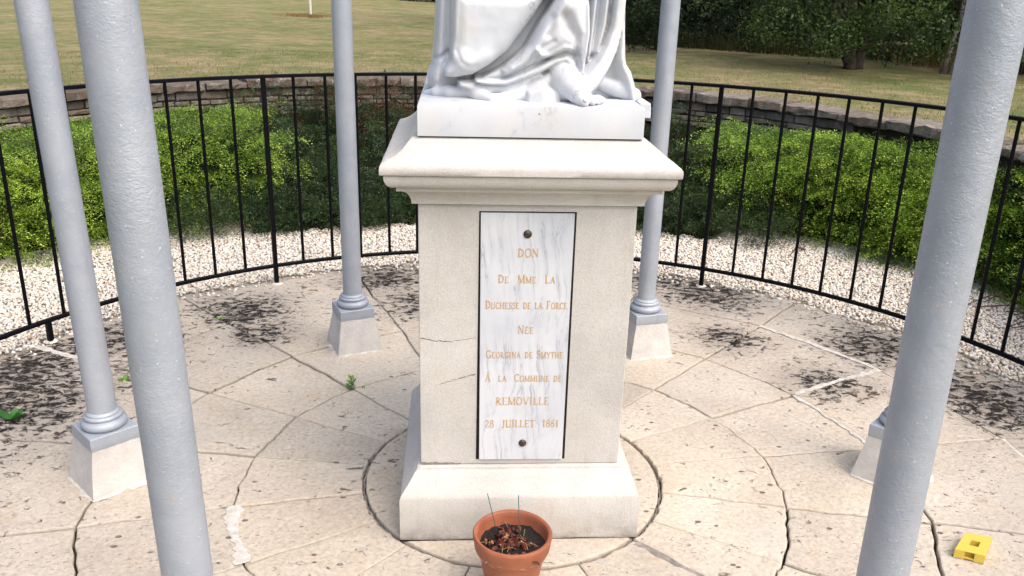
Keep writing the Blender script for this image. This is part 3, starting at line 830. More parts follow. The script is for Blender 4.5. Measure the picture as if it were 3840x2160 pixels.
def statue():
    st = empty('statue', (0, 0, 1.2555)); tag(st, 'white marble statue of a robed figure with one bare foot, standing on the pedestal', 'statue')
    # base block
    nb = 26; vs = []; bl = MB()
    x0b, x1b, y0b, y1b = -.3078, .3066, -.3285, .2800
    ring = []
    for i in range(nb): ring.append((x0b+(x1b-x0b)*i/nb, y0b))
    for i in range(nb): ring.append((x1b, y0b+(y1b-y0b)*i/nb))
    for i in range(nb): ring.append((x1b-(x1b-x0b)*i/nb, y1b))
    for i in range(nb): ring.append((x0b, y1b-(y1b-y0b)*i/nb))
    zt = .0865
    for sc_, z in ((.998, .0012), (1, .004), (1, .04), (1.0, .080), (.996, zt-.0015), (.985, zt)):
        for (x, y) in ring:
            w = vnoise2(x*40, y*40+z*50, 5)*.0016
            vs.append((x*sc_*(1+w), y*sc_*(1+w), z+(vnoise2(x*30, y*30, 6)*.0022 if z > .07 else 0)))
    m_ = len(ring); fs = []
    for k in range(5):
        for i in range(m_): fs.append((k*m_+i, k*m_+(i+1) % m_, (k+1)*m_+(i+1) % m_, (k+1)*m_+i))
    fs.append(tuple(range(m_-1, -1, -1))); fs.append(tuple(5*m_+i for i in range(m_)))
    bl.add(vs, fs); bl.build('base_block', M_MARBLE, st, smooth=True, angle=40)
    dot = MB(); dot.add([(.0185+.0022*math.cos(t), -.3292, .0655+.0018*math.sin(t)) for t in [i*math.pi/4 for i in range(8)]], [tuple(range(8))])
    dot.build('drill_hole', M_GAP, st)

    h = .0035
    xs = np.arange(-.345, .392, h); ys = np.arange(-.345, .29, .0046)
    zs = list(np.arange(1.262, 1.665, h)); z = zs[-1]; dz = h
    while z < 2.62: dz = min(dz*1.15, .02); z += dz; zs.append(z)
    zs = np.array(zs)
    X2, Z2 = np.meshgrid(xs, zs, indexing='ij')
    U = (X2+.314)/.2603e-3; W = np.maximum((1.6045-Z2)/.25e-3, -60)
    # back robe
    silL = np.interp(W[0], [-60, 0, 420, 720, 800, 940, 1000, 1050, 1500], [198, 190, 168, 138, 100, 68, 100, 2000, 2400])
    silR = np.interp(W[0], [-60, 0, 400, 660, 760, 900, 1100, 1290, 1300, 1500], [2240, 2250, 2285, 2310, 2390, 2440, 2452, 2455, 2300, 2200])
    dE = np.minimum(U-silL[None, :], silR[None, :]-U)/1.0      # px inside the silhouette
    t = np.clip(dE/150, 0, 1)
    y = -.05-.075*np.sqrt(np.maximum(1-(1-t)**2, 0))
    # right drape, vertical pleats
    y -= ridge([(2215, -60), (2225, 300), (2230, 600), (2330, 850), (2420, 1200)], [60, 60, 90, 90, 45], .060, U, W)
    y -= ridge([(1900, -60), (1880, 300), (1850, 620)], 34, .040, U, W)
    y -= ridge([(2020, -60), (2000, 250), (1940, 520)], 50, .048, U, W)
    y -= ridge([(260, -60), (240, 400), (230, 700), (200, 850)], [60, 60, 80, 80], .018, U, W)
    y += ridge([(335, 560), (260, 620), (180, 650)], 26, .012, U, W)
    def lay(poly, edge_y, bulge, width, k=.010, feather=14):
        nonlocal y
        sd = poly_sd(poly, U, W); ins = np.clip(-sd/width, 0, 1)
        surf = edge_y-bulge*np.sqrt(np.maximum(1-(1-ins)**2, 0))
        surf = surf+np.clip((sd+feather)/feather, 0, 3)*.05
        return surf
    # under folds between the two pouches
    mid = lay([(1480, -80), (1300, 190), (1140, 480), (900, 700), (640, 840), (900, 850), (1100, 830), (1250, 760), (1400, 600), (1500, 300), (1700, -80)], -.178, .024, 120)
    mid -= ridge([(1450, -80), (1290, 160), (1120, 420), (900, 640), (700, 780)], 40, .022, U, W)
    mid += ridge([(1380, -80), (1230, 170), (1050, 440), (880, 620)], 24, .010, U, W)
    y = smin(y, mid, .012)
    # big left panel with the bulging hem
    pan = lay([(350, -120), (348, 400), (338, 640), (275, 745), (283, 830), (400, 838), (590, 800), (770, 690), (960, 545), (1090, 360), (1230, 160), (1400, -120)], -.168, .062, 190)
    pan -= ridge([(430, 600), (600, 690), (760, 620)], [110, 120, 110], .012, U, W)
    pan += ridge([(420, 520), (470, 640), (560, 700), (640, 690)], 26, .004, U, W)
    pan -= ridge([(420, -60), (410, 300), (380, 640), (310, 770)], 30, .006, U, W)
    y = smin(y, pan, .006)
    # right pouch falling to a hem above the foot
    pou = lay([(1480, -120), (1330, 160), (1180, 440), (1040, 600), (880, 720), (890, 800), (960, 812), (1100, 752), (1300, 652), (1470, 565), (1590, 528), (1660, 560), (1700, 660), (1712, 760), (1750, 790), (1795, 740), (1822, 500), (1840, 300), (1822, 60), (1800, -120)], -.172, .068, 170)
    pou += ridge([(1550, 130), (1610, 260), (1680, 350), (1700, 560)], [60, 70, 60, 34], .024, U, W)
    pou += ridge([(1420, 160), (1380, 330)], 50, .010, U, W)
    pou -= ridge([(1790, 0), (1815, 300), (1790, 560), (1755, 740)], 34, .020, U, W)
    pou -= ridge([(1270, 500), (1310, 555), (1400, 560), (1560, 470), (1620, 480)], 34, .014, U, W)
    pou -= ridge([(1560, -60), (1400, 220), (1220, 480), (1000, 680)], 56, .014, U, W)
    pou += ridge([(1440, 400), (1330, 470), (1180, 640)], 30, .008, U, W)
    y = smin(y, pou, .006)
    # lower hem roll arching over the ankle and trailing to the left
    q, _ = stroke([(640, 850), (780, 865), (940, 860), (1120, 790), (1300, 710), (1470, 620), (1580, 588), (1650, 640), (1690, 740), (1735, 800)], [26, 30, 36, 46, 50, 48, 46, 44, 34, 22], U, W)
    hem = -.185-.040*np.sqrt(np.maximum(1-q*q, 0))+np.clip(q-1, 0, 3)*.06
    hem = np.where(W > 1e4, 9, hem)
    y = smin(y, hem, .006)
    fill = lay([(1180, 760), (1480, 640), (1600, 620), (1640, 760), (1500, 900), (1300, 960), (1150, 960)], -.150, .030, 60)
    y = smin(y, fill, .010)
    skirt = lay([(430, 850), (640, 858), (940, 868), (1120, 800), (1330, 715), (1380, 800), (1240, 860), (1120, 960), (980, 1010), (760, 1030), (560, 980), (430, 930)], -.165, .040, 60)
    y = smin(y, skirt, .010)
    # curved flat band
    bc = [(2165, -120), (2158, 60), (2140, 250), (2075, 480), (1985, 660), (1880, 800), (1770, 915)]
    q, rr = stroke(bc, [56, 56, 56, 62, 72, 82, 84], U, W)
    band = np.interp(W, [-100, 300, 600, 950], [-.170, -.180, -.205, -.245])-.014*np.clip((1-q)*4, 0, 1)+np.clip((q-.98)*2.0, 0, 3)*.05
    y = smin(y, band, .003)
    y += vnoise2(U/70, W/70, 2)*.0012
    # volume
    X, Y, Z = np.meshgrid(xs, ys, zs, indexing='ij')
    yf = y[:, None, :]
    f = yf-Y
    # back and side limits: narrow above the visible robe
    wx = np.interp(zs, [1.262, 1.62, 1.9, 2.15, 2.35, 2.6], [.60, .60, .30, .20, .20, .0])[None, None, :]
    back = np.sqrt(np.maximum(X*X*.55, 0)+((Y+.02))**2)-.255
    f = np.maximum(f, np.where(Y > 0, back, -9))
    # silhouettes per height
    xl = (silL*.2603e-3-.314)[None, None, :]; xr = (silR*.2603e-3-.314)[None, None, :]
    f = np.maximum(f, np.maximum(xl-X, X-xr))
    # below the top of the block only the hanging tail on the right exists
    low = Z < 1.336
    tail = np.maximum(np.abs(X-.338)-(.016+(1.34-Z)*.06), np.abs(Y+.02)-.16)
    tail = np.maximum(tail, 1.283-Z+.012*np.sin(Y*30))
    f = np.where(low, np.maximum(tail, .3105-X), f)
    f = np.where(low & (X < .309), .01, f)
    # upper figure, outside the picture: torso, shoulders, arms, head
    top = Z-1.66
    f = np.where(top > 0, np.maximum(f, top), f)
    body = np.sqrt((X/1.25)**2+((Y+.02)/.95)**2+((Z-1.66)/2.0)**2)-.20
    for A, B, ra, rb in (((0, -.02, 1.7), (0, 0, 2.05), .17, .13), ((0, 0, 2.05), (0, 0, 2.26), .135, .11), ((-.15, 0, 2.27), (.15, 0, 2.27), .055, .055),
                         ((-.17, 0, 2.27), (-.21, -.06, 2.03), .05, .042), ((-.21, -.06, 2.03), (-.04, -.16, 2.08), .042, .028),
                         ((.17, 0, 2.27), (.21, -.06, 2.03), .05, .042), ((.21, -.06, 2.03), (.05, -.16, 2.10), .042, .028),
                         ((0, 0, 2.3), (0, -.01, 2.40), .045, .04), ((0, -.02, 2.45), (0, -.015, 2.50), .062, .072)):
        body = smin(body, roundcone(A, B, ra, rb, X, Y, Z), .05)
    f = np.where(Z > 1.635, smin(f, body, .02), f)
    # cloth lying on the block, stone, foot
    def rc(A, B, ra, rb, k):
        nonlocal f
        zi = zs < 1.56
        sub = f[:, :, zi]
        f[:, :, zi] = smin(sub, roundcone(A, B, ra, rb, X[:, :, zi], Y[:, :, zi], Z[:, :, zi]), k)
    C = [(-.294, -.110, 1.344, .009), (-.262, -.135, 1.350, .015), (-.225, -.150, 1.354, .018), (-.190, -.155, 1.350, .014)]
    D = [(-.198, -.150, 1.352, .020), (-.165, -.160, 1.362, .026), (-.140, -.195, 1.354, .022), (-.105, -.235, 1.346, .012)]
    Ee = [(-.105, -.225, 1.347, .013), (-.060, -.215, 1.349, .016), (-.020, -.200, 1.356, .018), (.020, -.190, 1.372, .020), (.055, -.190, 1.400, .018)]
    for L in (C, D, Ee):
        for p, q_ in zip(L, L[1:]): rc(p[:3], q_[:3], p[3], q_[3], .008)
    # second draped end and lump at the right
    Rr = [(.222, -.130, 1.382, .022), (.262, -.135, 1.372, .026), (.310, -.140, 1.352, .022)]
    for p, q_ in zip(Rr, Rr[1:]): rc(p[:3], q_[:3], p[3], q_[3], .006)
    # leg and foot
    Lg = [(.084, -.150, 1.500, .038), (.088, -.172, 1.450, .0385), (.099, -.194, 1.410, .0415), (.115, -.232, 1.388, .0375), (.132, -.268, 1.369, .0305), (.143, -.288, 1.361, .0230)]
    for p, q_ in zip(Lg, Lg[1:]): rc(p[:3], q_[:3], p[3], q_[3], .004)
    rc((.078, -.168, 1.372), (.106, -.208, 1.368), .029, .031, .012)
    for (xa, ya, xb, yb, ra, rb) in ((.131, -.280, .140, -.318, .0175, .0145), (.155, -.276, .165, -.309, .0118, .0100), (.170, -.265, .182, -.294, .0104, .0088), (.183, -.250, .195, -.277, .0092, .0078), (.191, -.234, .204, -.257, .0082, .0070)):
        rc((xa, ya, 1.357), (xb, yb, 1.352), ra, rb, .0018)
    # faceted stone under the heel
    zi = zs < 1.45
    Xs, Ys, Zs = X[:, :, zi], Y[:, :, zi], Z[:, :, zi]
    rock = np.full(Xs.shape, -9.)
    for n_, d_ in (((-.95, -.25, .15), .044), ((-.35, -.90, .05), .052), ((.55, -.75, .35), .050), ((-.45, -.35, .82), .038), ((.35, -.2, .90), .036), ((.98, 0, .1), .055), ((0, 1, 0), .06)):
        l = math.sqrt(sum(c*c for c in n_))
        rock = np.maximum(rock, ((Xs-.030)*n_[0]+(Ys+.205)*n_[1]+(Zs-1.352)*n_[2])/l-d_)
    f[:, :, zi] = smin(f[:, :, zi], rock, .003)
    # nothing of these may sink through the block
    f = np.where((Z < 1.3385) & (X < .309), .01, f)
    f[0] = f[-1] = .01; f[:, 0] = f[:, -1] = .01; f[:, :, 0] = f[:, :, -1] = .01
    Vv, Fq = surface_nets(f.astype(np.float32), xs, ys, zs)
    Vv = Vv-np.array([0, 0, 1.2555])
    # light smoothing
    E = np.concatenate([Fq[:, [0, 1]], Fq[:, [1, 2]], Fq[:, [2, 3]], Fq[:, [3, 0]]])
    for _ in range(1):
        s_ = np.zeros_like(Vv); c_ = np.zeros(len(Vv))
        for a, b in ((0, 1), (1, 0)):
            for ax in range(3): s_[:, ax] += np.bincount(E[:, a], Vv[E[:, b], ax], len(Vv))
            c_ += np.bincount(E[:, a], minlength=len(Vv))
        Vv = Vv*.5+s_/np.maximum(c_, 1)[:, None]*.5
    o = np_mesh('robed_figure', Vv, Fq, M_MARBLE, st, smooth=True)
    # toe nail
    MB().lathe([(.0062, 0), (.0052, .0012), (.002, .0018)], 12).build('toenail', M_MARBLE, st, smooth=True)
    n_ = st.children[-1]; n_.location = (.1415, -.3300, 1.3610-1.2555); n_.rotation_euler = (R(58), 0, R(8)); n_.scale = (1, 1.1, 1)
statue()

# ------------------------------------------------------------------ columns
colgrp = 'silver painted iron columns in a ring about the pedestal'
def column_parts(root, rad, lean=0.0):
    fr = random.Random(5)
    # concrete footing
    MB().square([(.106, -.002), (.1035, .02), (.094, .07), (.086, .115), (.080, .150), (.0785, .162)], 6, jit=.0012, rnd=fr).build('footing', M_CONC, root, smooth=True, angle=40)
    m_ = MB(); n = 40; vs = []
    ro = [.128+.020*abs(math.sin(2*(i/n)*2*math.pi))+fr.uniform(-.010, .012) for i in range(n)]
    for k, (f_, z) in enumerate(((1.0, .0005), (.92, .0055), (.70, .013))):
        for i in range(n):
            t = 2*math.pi*i/n
            c_, s_ = math.cos(t), math.sin(t); sq = 1/max(abs(c_), abs(s_))
            r_ = (ro[i]*.88*(.55+.45*sq))*f_
            vs.append((c_*r_, s_*r_, z))
    fs = [(k*n+i, k*n+(i+1) % n, (k+1)*n+(i+1) % n, (k+1)*n+i) for k in range(2) for i in range(n)]+[tuple(2*n+i for i in range(n))]
    m_.add(vs, fs).build('mortar_skirt', M_MORT, root, smooth=True)
    MB().square([(.0785, .1605), (.0795, .1625), (.0800, .182), (.0795, .2055), (.0780, .2070), (.04, .2070)], 3, jit=.0004, rnd=fr).build('plinth_block', M_SILVER, root, smooth=True, angle=40)
    pr = [(.050, .2060), (.062, .2062)]+[(.0580+.0150*math.cos(R(a)), .2220+.0150*math.sin(R(a))) for a in (-75, -50, -25, 0, 25, 50, 75)]
    pr += [(.0585, .2385), (.0575, .2405)]+[(.0555+.0070*math.cos(R(a)), .2480+.0070*math.sin(R(a))) for a in (-60, -20, 20, 60)]+[(.0540, .2560), (.0550, .2590), (.0530, .2625), (rad+.002, .2660), (rad-.001, .2680)]
    MB().lathe(pr, 40).build('base_moulding', M_SILVER, root, smooth=True, angle=60)
    s = MB(); n = 56; zs_ = [.262+(3.0-.262)*(i/60) for i in range(61)]
    prof = [(rad*(1-.04*(z-.26)/2.8), z) for z in zs_]
    s.lathe(prof, n)
    o = s.build('shaft', M_SILVER, root, smooth=True, angle=60)
    if lean:      # slight tilt of the shaft towards -X about its foot
        q = Matrix.Rotation(-root.rotation_euler.z, 4, 'Z')@Matrix.Rotation(-R(lean), 4, 'Y')@Matrix.Rotation(root.rotation_euler.z, 4, 'Z')
        o.matrix_local = Matrix.Translation((0, 0, .262))@q@Matrix.Translation((0, 0, -.262))
cols = [(-.687, 1.165, 112.0, .0430, 'silver column on a concrete footing behind the pedestal on its left'),
        (.694, 1.117, 13.4, .0415, 'silver column behind the pedestal on its right, partly hidden by the shaft'),
        (-1.388, .010, 42.4, .0460, 'silver column at far left whose moulded base and footing show beside the nearest left column'),
        (1.380, -.020, 43.0, .0440, 'silver column whose base peeks out left of the big right foreground column'),
        (-.726, -1.203, 20.0, .0480, 'large rough silver foreground column left of the pedestal, base outside the picture'),
        (.679, -1.230, -20.0, .0490, 'large rough silver foreground column right of the pedestal, base outside the picture')]
for x, y, rz, rad, lab in cols:
    c_ = empty('column', (x, y, 0), R(rz)); tag(c_, lab, 'column', colgrp)
    column_parts(c_, rad, {-.726: 1.05, -1.388: 1.3}.get(x, 0))

# ------------------------------------------------------------------ railing
RC = (-.004, -.102); RR = 2.4776
rail = empty('railing', (RC[0], RC[1], 0)); tag(rail, 'curved black iron railing with upright bars round the paving', 'railing')
def rp(a, z, r_=RR): return (r_*math.cos(R(a)), r_*math.sin(R(a)), z)
def flatbar(z, hw, hh, name):
    m_ = MB(); vs = []; fs = []; n = 150
    for i in range(n+1):
        a = 4+(160-4)*i/n
        for dr, dz in ((-hw, -hh), (hw, -hh), (hw, hh*.6), (hw*.6, hh), (-hw*.6, hh), (-hw, hh*.6)):
            vs.append(rp(a, z+dz, RR+dr))
    for i in range(n):
        for k in range(6):
            j = (k+1) % 6; fs.append((i*6+k, i*6+j, (i+1)*6+j, (i+1)*6+k))
    fs.append(tuple(range(5, -1, -1))); fs.append(tuple(n*6+k for k in range(6)))
    m_.add(vs, fs).build(name, M_IRON, rail)
flatbar(1.155, .018, .0085, 'top_rail'); flatbar(.108, .010, .0095, 'bottom_rail')
posts = [148.15, 119.55, 89.8, 60.03, 31.3]
bars = [154.1, 150.2, 146.2, 142.6, 138.9, 135.2, 131.3, 127.4, 123.5, 115.8, 111.8, 107.9, 103.95, 100.1, 96.3, 92.6, 87.2, 83.3, 79.4, 75.5, 71.6, 67.7, 63.8, 56.0, 52.0, 48.1, 44.4, 40.5, 36.75, 33.0, 29.2, 25.5, 21.9, 18.1, 14.2, 10.3, 6.4]
bm = MB(); bm.tube([(0, 0, .108), (0, 0, .4), (0, 0, .8), (0, 0, 1.150)], .0085, 10); bmesh_ = bm.mesh('baluster', True, 60); bmesh_.materials.append(M_IRON)
for a in bars:
    o = link('baluster', bmesh_, rail); p = rp(a, 0); o.location = p
def post(a, full):
    o = MB().box(-.0115, .0115, -.0115, .0115, -.01, 1.150 if full else .106).build('post', M_IRON, rail, bevel=.002)
    o.location = rp(a, 0); o.rotation_euler = (0, 0, R(a))
    c_ = MB(); n = 18
    vs = [((.034+prn.uniform(-.005, .006))*f_*math.cos(2*math.pi*i/n), (.030+prn.uniform(-.004, .005))*f_*math.sin(2*math.pi*i/n), z) for f_, z in ((1, -.002), (.8, .007)) for i in range(n)]
    c_.add(vs, [(i, (i+1) % n, n+(i+1) % n, n+i) for i in range(n)]+[tuple(n+i for i in range(n))])
    k = c_.build('mortar_collar', M_MORT, rail); k.location = rp(a, 0)
for a in posts: post(a, a != 148.15)

# ------------------------------------------------------------------ garden wall
wall = empty('stone_wall', (WC[0], WC[1], 0)); tag(wall, 'low curved rubble stone wall with flat coping behind the shrubs', 'wall')
wr = random.Random(21)
g = MB(); prof = [(WR0+.05, -.06), (WR0+.05, .71), (WR1-.05, .71), (WR1-.05, -.06)]
def arcloft(prof, a0, a1, n):
    vs = []; fs = []; m_ = len(prof)
    for i in range(n+1):
        a = R(a0+(a1-a0)*i/n)
        for r_, z in prof: vs.append((r_*math.cos(a), r_*math.sin(a), z))
    for i in range(n):
        for k in range(m_):
            j = (k+1) % m_; fs.append((i*m_+k, i*m_+j, (i+1)*m_+j, (i+1)*m_+k))
    fs.append(tuple(range(m_))); fs.append(tuple(n*m_+k for k in range(m_-1, -1, -1)))
    return MB().add(vs, fs)
arcloft(prof, -35, 200, 120).build('wall_core', M_WCORE, wall)
def rock(a0, a1, r0_, r1_, z0, z1, rr, jit, nx=3, name='stone', mat=M_WALL):
    """rough stone as a warped box with a chamfered, uneven face"""
    vs = []; fs = []
    am = (a0+a1)/2; rm = (r0_+r1_)/2; zm = (z0+z1)/2
    rows = []
    cham = min(.010, (z1-z0)*.22)
    prof_ = [(r1_, z0), (r0_+cham, z0), (r0_, z0+cham), (r0_, z1-cham), (r0_+cham, z1), (r1_, z1)]
    for i in range(nx+1):
        t = i/nx; a = a0+(a1-a0)*t
        sh = 0 if 0 < i < nx else cham*1.0
        row = []
        for k, (r_, z) in enumerate(prof_):
            rj = r_+(sh if 0 < k < 5 else 0)+(rr.uniform(-jit, jit) if 0 < k < 5 else 0)
            zj = z+rr.uniform(-jit, jit)*.7
            aj = R(a)+rr.uniform(-jit, jit)*.6/rm
            row.append((rj*math.cos(aj)-rm*math.cos(R(am)), rj*math.sin(aj)-rm*math.sin(R(am)), zj-zm))
        rows.append(row)
    m_ = 6
    for row in rows: vs += row
    for i in range(nx):
        for k in range(m_):
            j = (k+1) % m_; fs.append((i*m_+k, i*m_+j, (i+1)*m_+j, (i+1)*m_+k))
    fs.append(tuple(range(m_))); fs.append(tuple(nx*m_+k for k in range(m_-1, -1, -1)))
    o = MB().add(vs, [f_[::-1] for f_ in fs]).build(name, mat, wall)
    o.location = (rm*math.cos(R(am)), rm*math.sin(R(am)), zm)
    return o
# coping stones
a = -32.0; ncop = 0
while a < 198:
    w = wr.uniform(3.0, 9.0)
    rock(a+.10, a+w-.10, WR0-.035+wr.uniform(-.012, .012), WR1+.03, .726+wr.uniform(-.006, .006), .795+wr.uniform(-.014, .012), wr, .009, 7, 'coping_stone', M_COP)
    a += w; ncop += 1
# face courses above the shrubs, where they can be told apart
zt = .722; nst = 0; course = 0
def in_view(a): return 24 < a < 158
while zt > .44:
    hgt = wr.choice([.045, .055, .065, .075]); z0 = zt-hgt
    a = 26+wr.uniform(0, 2)
    while a < 156:
        w = wr.uniform(1.1, 3.6) if hgt < .06 else wr.uniform(1.6, 4.2)
        hole = course > 3 and (a < 60 or a > 118) or course > 2 and a > 118     # hidden by the bright shrubs
        if not hole:
            dz = wr.uniform(-.004, .004)
            rock(a+.09, a+w-.09, WR0+wr.uniform(-.004, .022), WR0+.14, z0+.004+dz, zt-.004+dz, wr, .0045, 2)
            nst += 1
        a += w
    zt = z0; course += 1
print('stones', nst, 'coping', ncop)

# ------------------------------------------------------------------ shrubs
def rot_mats(N, dirs, up=None, roll=None):
    """frames with x axis = dirs; z roughly up"""
    d = dirs/np.linalg.norm(dirs, axis=1, keepdims=True)
    z = np.tile(np.array([[0, 0, 1.0]]), (N, 1)) if up is None else up
    y = np.cross(z, d); y /= np.linalg.norm(y, axis=1, keepdims=True)+1e-9
    z = np.cross(d, y)
    if roll is not None:
        c, s = np.cos(roll)[:, None], np.sin(roll)[:, None]
        y, z = y*c+z*s, z*c-y*s
    return np.stack([d, y, z], 2)
def spray_template(nl, L, leaf, droop, seed):
    """flat frond: leaves in two rows along an arching stem with side twigs -> quads"""
    rg = np.random.default_rng(seed); Q = []; Tt = []
    for i in range(nl):
        t = (i+.5)/nl
        side = 1 if i % 2 else -1
        wdt = (.22 if L > .2 else .30)*L*(math.sin(math.pi*min(t*1.15+.12, 1)))
        off = side*wdt*rg.uniform(.05, 1.0)
        base = np.array([t*L+abs(off)*.5, off, -droop*L*t*t+rg.normal(0, .012)])
        ang = math.atan2(side*.8, 1)+rg.normal(0, .5); el = rg.normal(.25, .45)
        d = np.array([math.cos(ang)*math.cos(el), math.sin(ang)*math.cos(el), math.sin(el)])
        w_ = np.cross(d, [0, 0, 1.0]); w_ /= np.linalg.norm(w_)+1e-9
        tl = rg.normal(0, .5); w_ = w_*math.cos(tl)+np.cross(d, w_)*math.sin(tl)
        l = leaf*rg.uniform(.7, 1.25)
        lw = .20 if L > .2 else .27; Q.append([base, base+d*l*.5+w_*l*lw, base+d*l, base+d*l*.5-w_*l*lw]); Tt.append(t)
    return np.array(Q), np.array(Tt)
TEMPL = [spray_template(36, .235, .0180, .34, s) for s in range(5)]
TEMPD = [spray_template(32, .13, .0155, .15, s+20) for s in range(5)]

def hz(kind, a, r_):
    """height of shrub surface (numpy) at angle a deg, radius r"""
    n = vnoise2(a*.22, r_*2.2, 2)*.16+vnoise2(a*.7, r_*5, 5)*.07
    if kind == 'bright':
        t = np.clip((r_-3.66)/.42, 0, 1); return (.70+n*.9+np.where(a > 100, .03, 0))*np.sqrt(np.maximum(1-(1-t)**2, 0))*(1-.20*np.clip((r_-4.1)/.9, 0, 1))
    t = np.clip((r_-3.30)/2.0, 0, 1); return (.12+.62*t**.8+n*.8)*np.clip((r_-3.22)/.25, 0, 1)
def rwall(a):
    """distance from pedestal to wall face along angle a"""
    ux, uy = np.cos(np.radians(a)), np.sin(np.radians(a))
    b = ux*WC[0]+uy*WC[1]; c_ = WC[0]**2+WC[1]**2-(WR0-.02)**2
    return b+np.sqrt(b*b-c_)
def shrub(name, label, cat, group, kind, a0, a1, N, pal, redfrac=0, seed=0, skew=0.0, ext=(0, 0)):
    """branches, each a flat fan of sprays, so that dark gaps stay between the layers"""
    rg = np.random.default_rng(seed)
    aw = (a1-a0); per = 11 if kind == 'bright' else 5
    NB = N//per; N = NB*per
    a = a0+aw*rg.random(NB)
    rin = (3.66 if kind == 'bright' else 3.31)+.05*np.sin(np.radians(a*23))+vnoise2(a*.5, a*0, 6)*.16
    rw = rwall(a)
    u = rg.random(NB)**(1.15 if kind == 'bright' else 1.0)
    r_ = rin+(rw-.10-rin)*u
    if ext != (0, 0):          # low skirt spreading sideways at the front
        e = rg.random(NB) < .3; a[e] = rg.uniform(ext[0], ext[1], e.sum()); r_[e] = 3.40+rg.random(e.sum())*.32
    a = a-skew*(r_-3.6)
    hh = np.maximum(hz(kind, a, np.maximum(r_, rin+.02)), .05)
    front = rg.random(NB) < (.46 if kind == 'bright' else .18)
    r_ = np.where(front, rin+.06+rg.random(NB)*.16, r_)
    zf_ = np.where(front, (np.round(rg.random(NB)*5)+.35)/5.5*hz(kind, a, r_+.12)+rg.normal(0, .02, NB), hh)
    z = np.maximum(zf_-rg.random(NB)**2*.10*(~front), .02)
    x, y = r_*np.cos(np.radians(a)), r_*np.sin(np.radians(a))
    az = np.radians(a)+np.pi+rg.normal(0, .8, NB)
    flip = (~front) & (rg.random(NB) < .35); az[flip] += rg.uniform(-2, 2, flip.sum())
    el = rg.normal(.08, .16, NB)+.25*(~front)*rg.random(NB) if kind == 'bright' else rg.normal(.45, .4, NB)
    bd = np.stack([np.cos(az)*np.cos(el), np.sin(az)*np.cos(el), np.sin(el)], 1)
    bs = np.stack([-np.sin(az), np.cos(az), np.zeros(NB)], 1)
    L_ = (.26 if kind == 'bright' else .16)*rg.uniform(.7, 1.25, NB)
    x, y, z, a, r_, front = [np.repeat(q, per) for q in (x, y, z, a, r_, front)]
    bd, bs, L_, az = np.repeat(bd, per, 0), np.repeat(bs, per, 0), np.repeat(L_, per), np.repeat(az, per)
    tt = np.tile(np.linspace(0, 1, per), NB); sd = np.where(np.arange(N) % 2, 1, -1)
    fan = sd*(1-tt)*rg.uniform(.5, 1.1, N)
    off_ = bd*((tt-.6)*L_)[:, None]+bs*(fan*L_*.30)[:, None]; off_[:, 2] -= tt**2*L_*.16
    x = x+off_[:, 0]; y = y+off_[:, 1]; z = np.maximum(z+off_[:, 2], .01)
    dirs = bd*np.cos(fan*.9)[:, None]+bs*np.sin(fan*.9)[:, None]+rg.normal(0, .10, (N, 3))
    Rm = rot_mats(N, dirs, roll=rg.normal(0, .22 if kind == 'bright' else .45, N))
    T = TEMPL if kind == 'bright' else TEMPD
    sel = rg.integers(0, len(T), N)
    sc_ = rg.uniform(.55, .95, N)
    Vs = []; Cs = []
    cl = vnoise2(a*.9, r_*6+z*5, 3)+.5
    for k in range(len(T)):
        i = np.nonzero(sel == k)[0]
        if not len(i): continue
        Q, Tt = T[k]; nl = len(Q)
        P = np.einsum('nij,lqj->nlqi', Rm[i], Q)*sc_[i][:, None, None, None]+np.stack([x[i], y[i], z[i]], 1)[:, None, None, :]
        P[..., 2] = np.maximum(P[..., 2], .004)
        c0, c1, c2 = [np.array(c) for c in pal]
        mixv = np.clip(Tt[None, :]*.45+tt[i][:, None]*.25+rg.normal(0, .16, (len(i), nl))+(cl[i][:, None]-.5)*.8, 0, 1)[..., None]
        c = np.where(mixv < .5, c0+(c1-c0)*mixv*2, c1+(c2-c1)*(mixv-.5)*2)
        if redfrac:
            rd = (rg.random((len(i), nl)) < .8) & ((rg.random(len(i)) < redfrac*np.clip((r_[i]-4.0)/.7, 0, 1.5))[:, None])
            c = np.where(rd[..., None], np.array([.13, .028, .014])*rg.uniform(.5, 1.4, (len(i), nl, 1)), c)
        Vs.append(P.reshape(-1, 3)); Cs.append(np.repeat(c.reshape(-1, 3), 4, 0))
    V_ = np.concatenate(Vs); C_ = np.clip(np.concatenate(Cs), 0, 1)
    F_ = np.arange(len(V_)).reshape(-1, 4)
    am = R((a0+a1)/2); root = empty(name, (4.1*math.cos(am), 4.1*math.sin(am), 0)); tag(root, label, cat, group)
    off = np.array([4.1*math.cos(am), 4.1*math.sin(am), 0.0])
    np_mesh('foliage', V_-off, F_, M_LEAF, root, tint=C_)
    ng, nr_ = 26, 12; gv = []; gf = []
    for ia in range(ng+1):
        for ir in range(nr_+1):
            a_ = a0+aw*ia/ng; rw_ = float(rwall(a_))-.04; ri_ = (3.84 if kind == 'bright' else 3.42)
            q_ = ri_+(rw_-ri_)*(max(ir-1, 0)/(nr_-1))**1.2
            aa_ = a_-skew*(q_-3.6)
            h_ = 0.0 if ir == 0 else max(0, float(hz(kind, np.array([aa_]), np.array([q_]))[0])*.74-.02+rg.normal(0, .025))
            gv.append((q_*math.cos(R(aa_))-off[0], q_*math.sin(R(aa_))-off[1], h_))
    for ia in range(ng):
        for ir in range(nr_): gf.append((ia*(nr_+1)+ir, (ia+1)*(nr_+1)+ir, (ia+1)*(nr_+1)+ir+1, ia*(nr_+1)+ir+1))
    MB().add(gv, gf).build('shade_core', M_INNER, root, smooth=True)  # added dark mound that paints the gaps between fronds as shaded
    tw = MB()
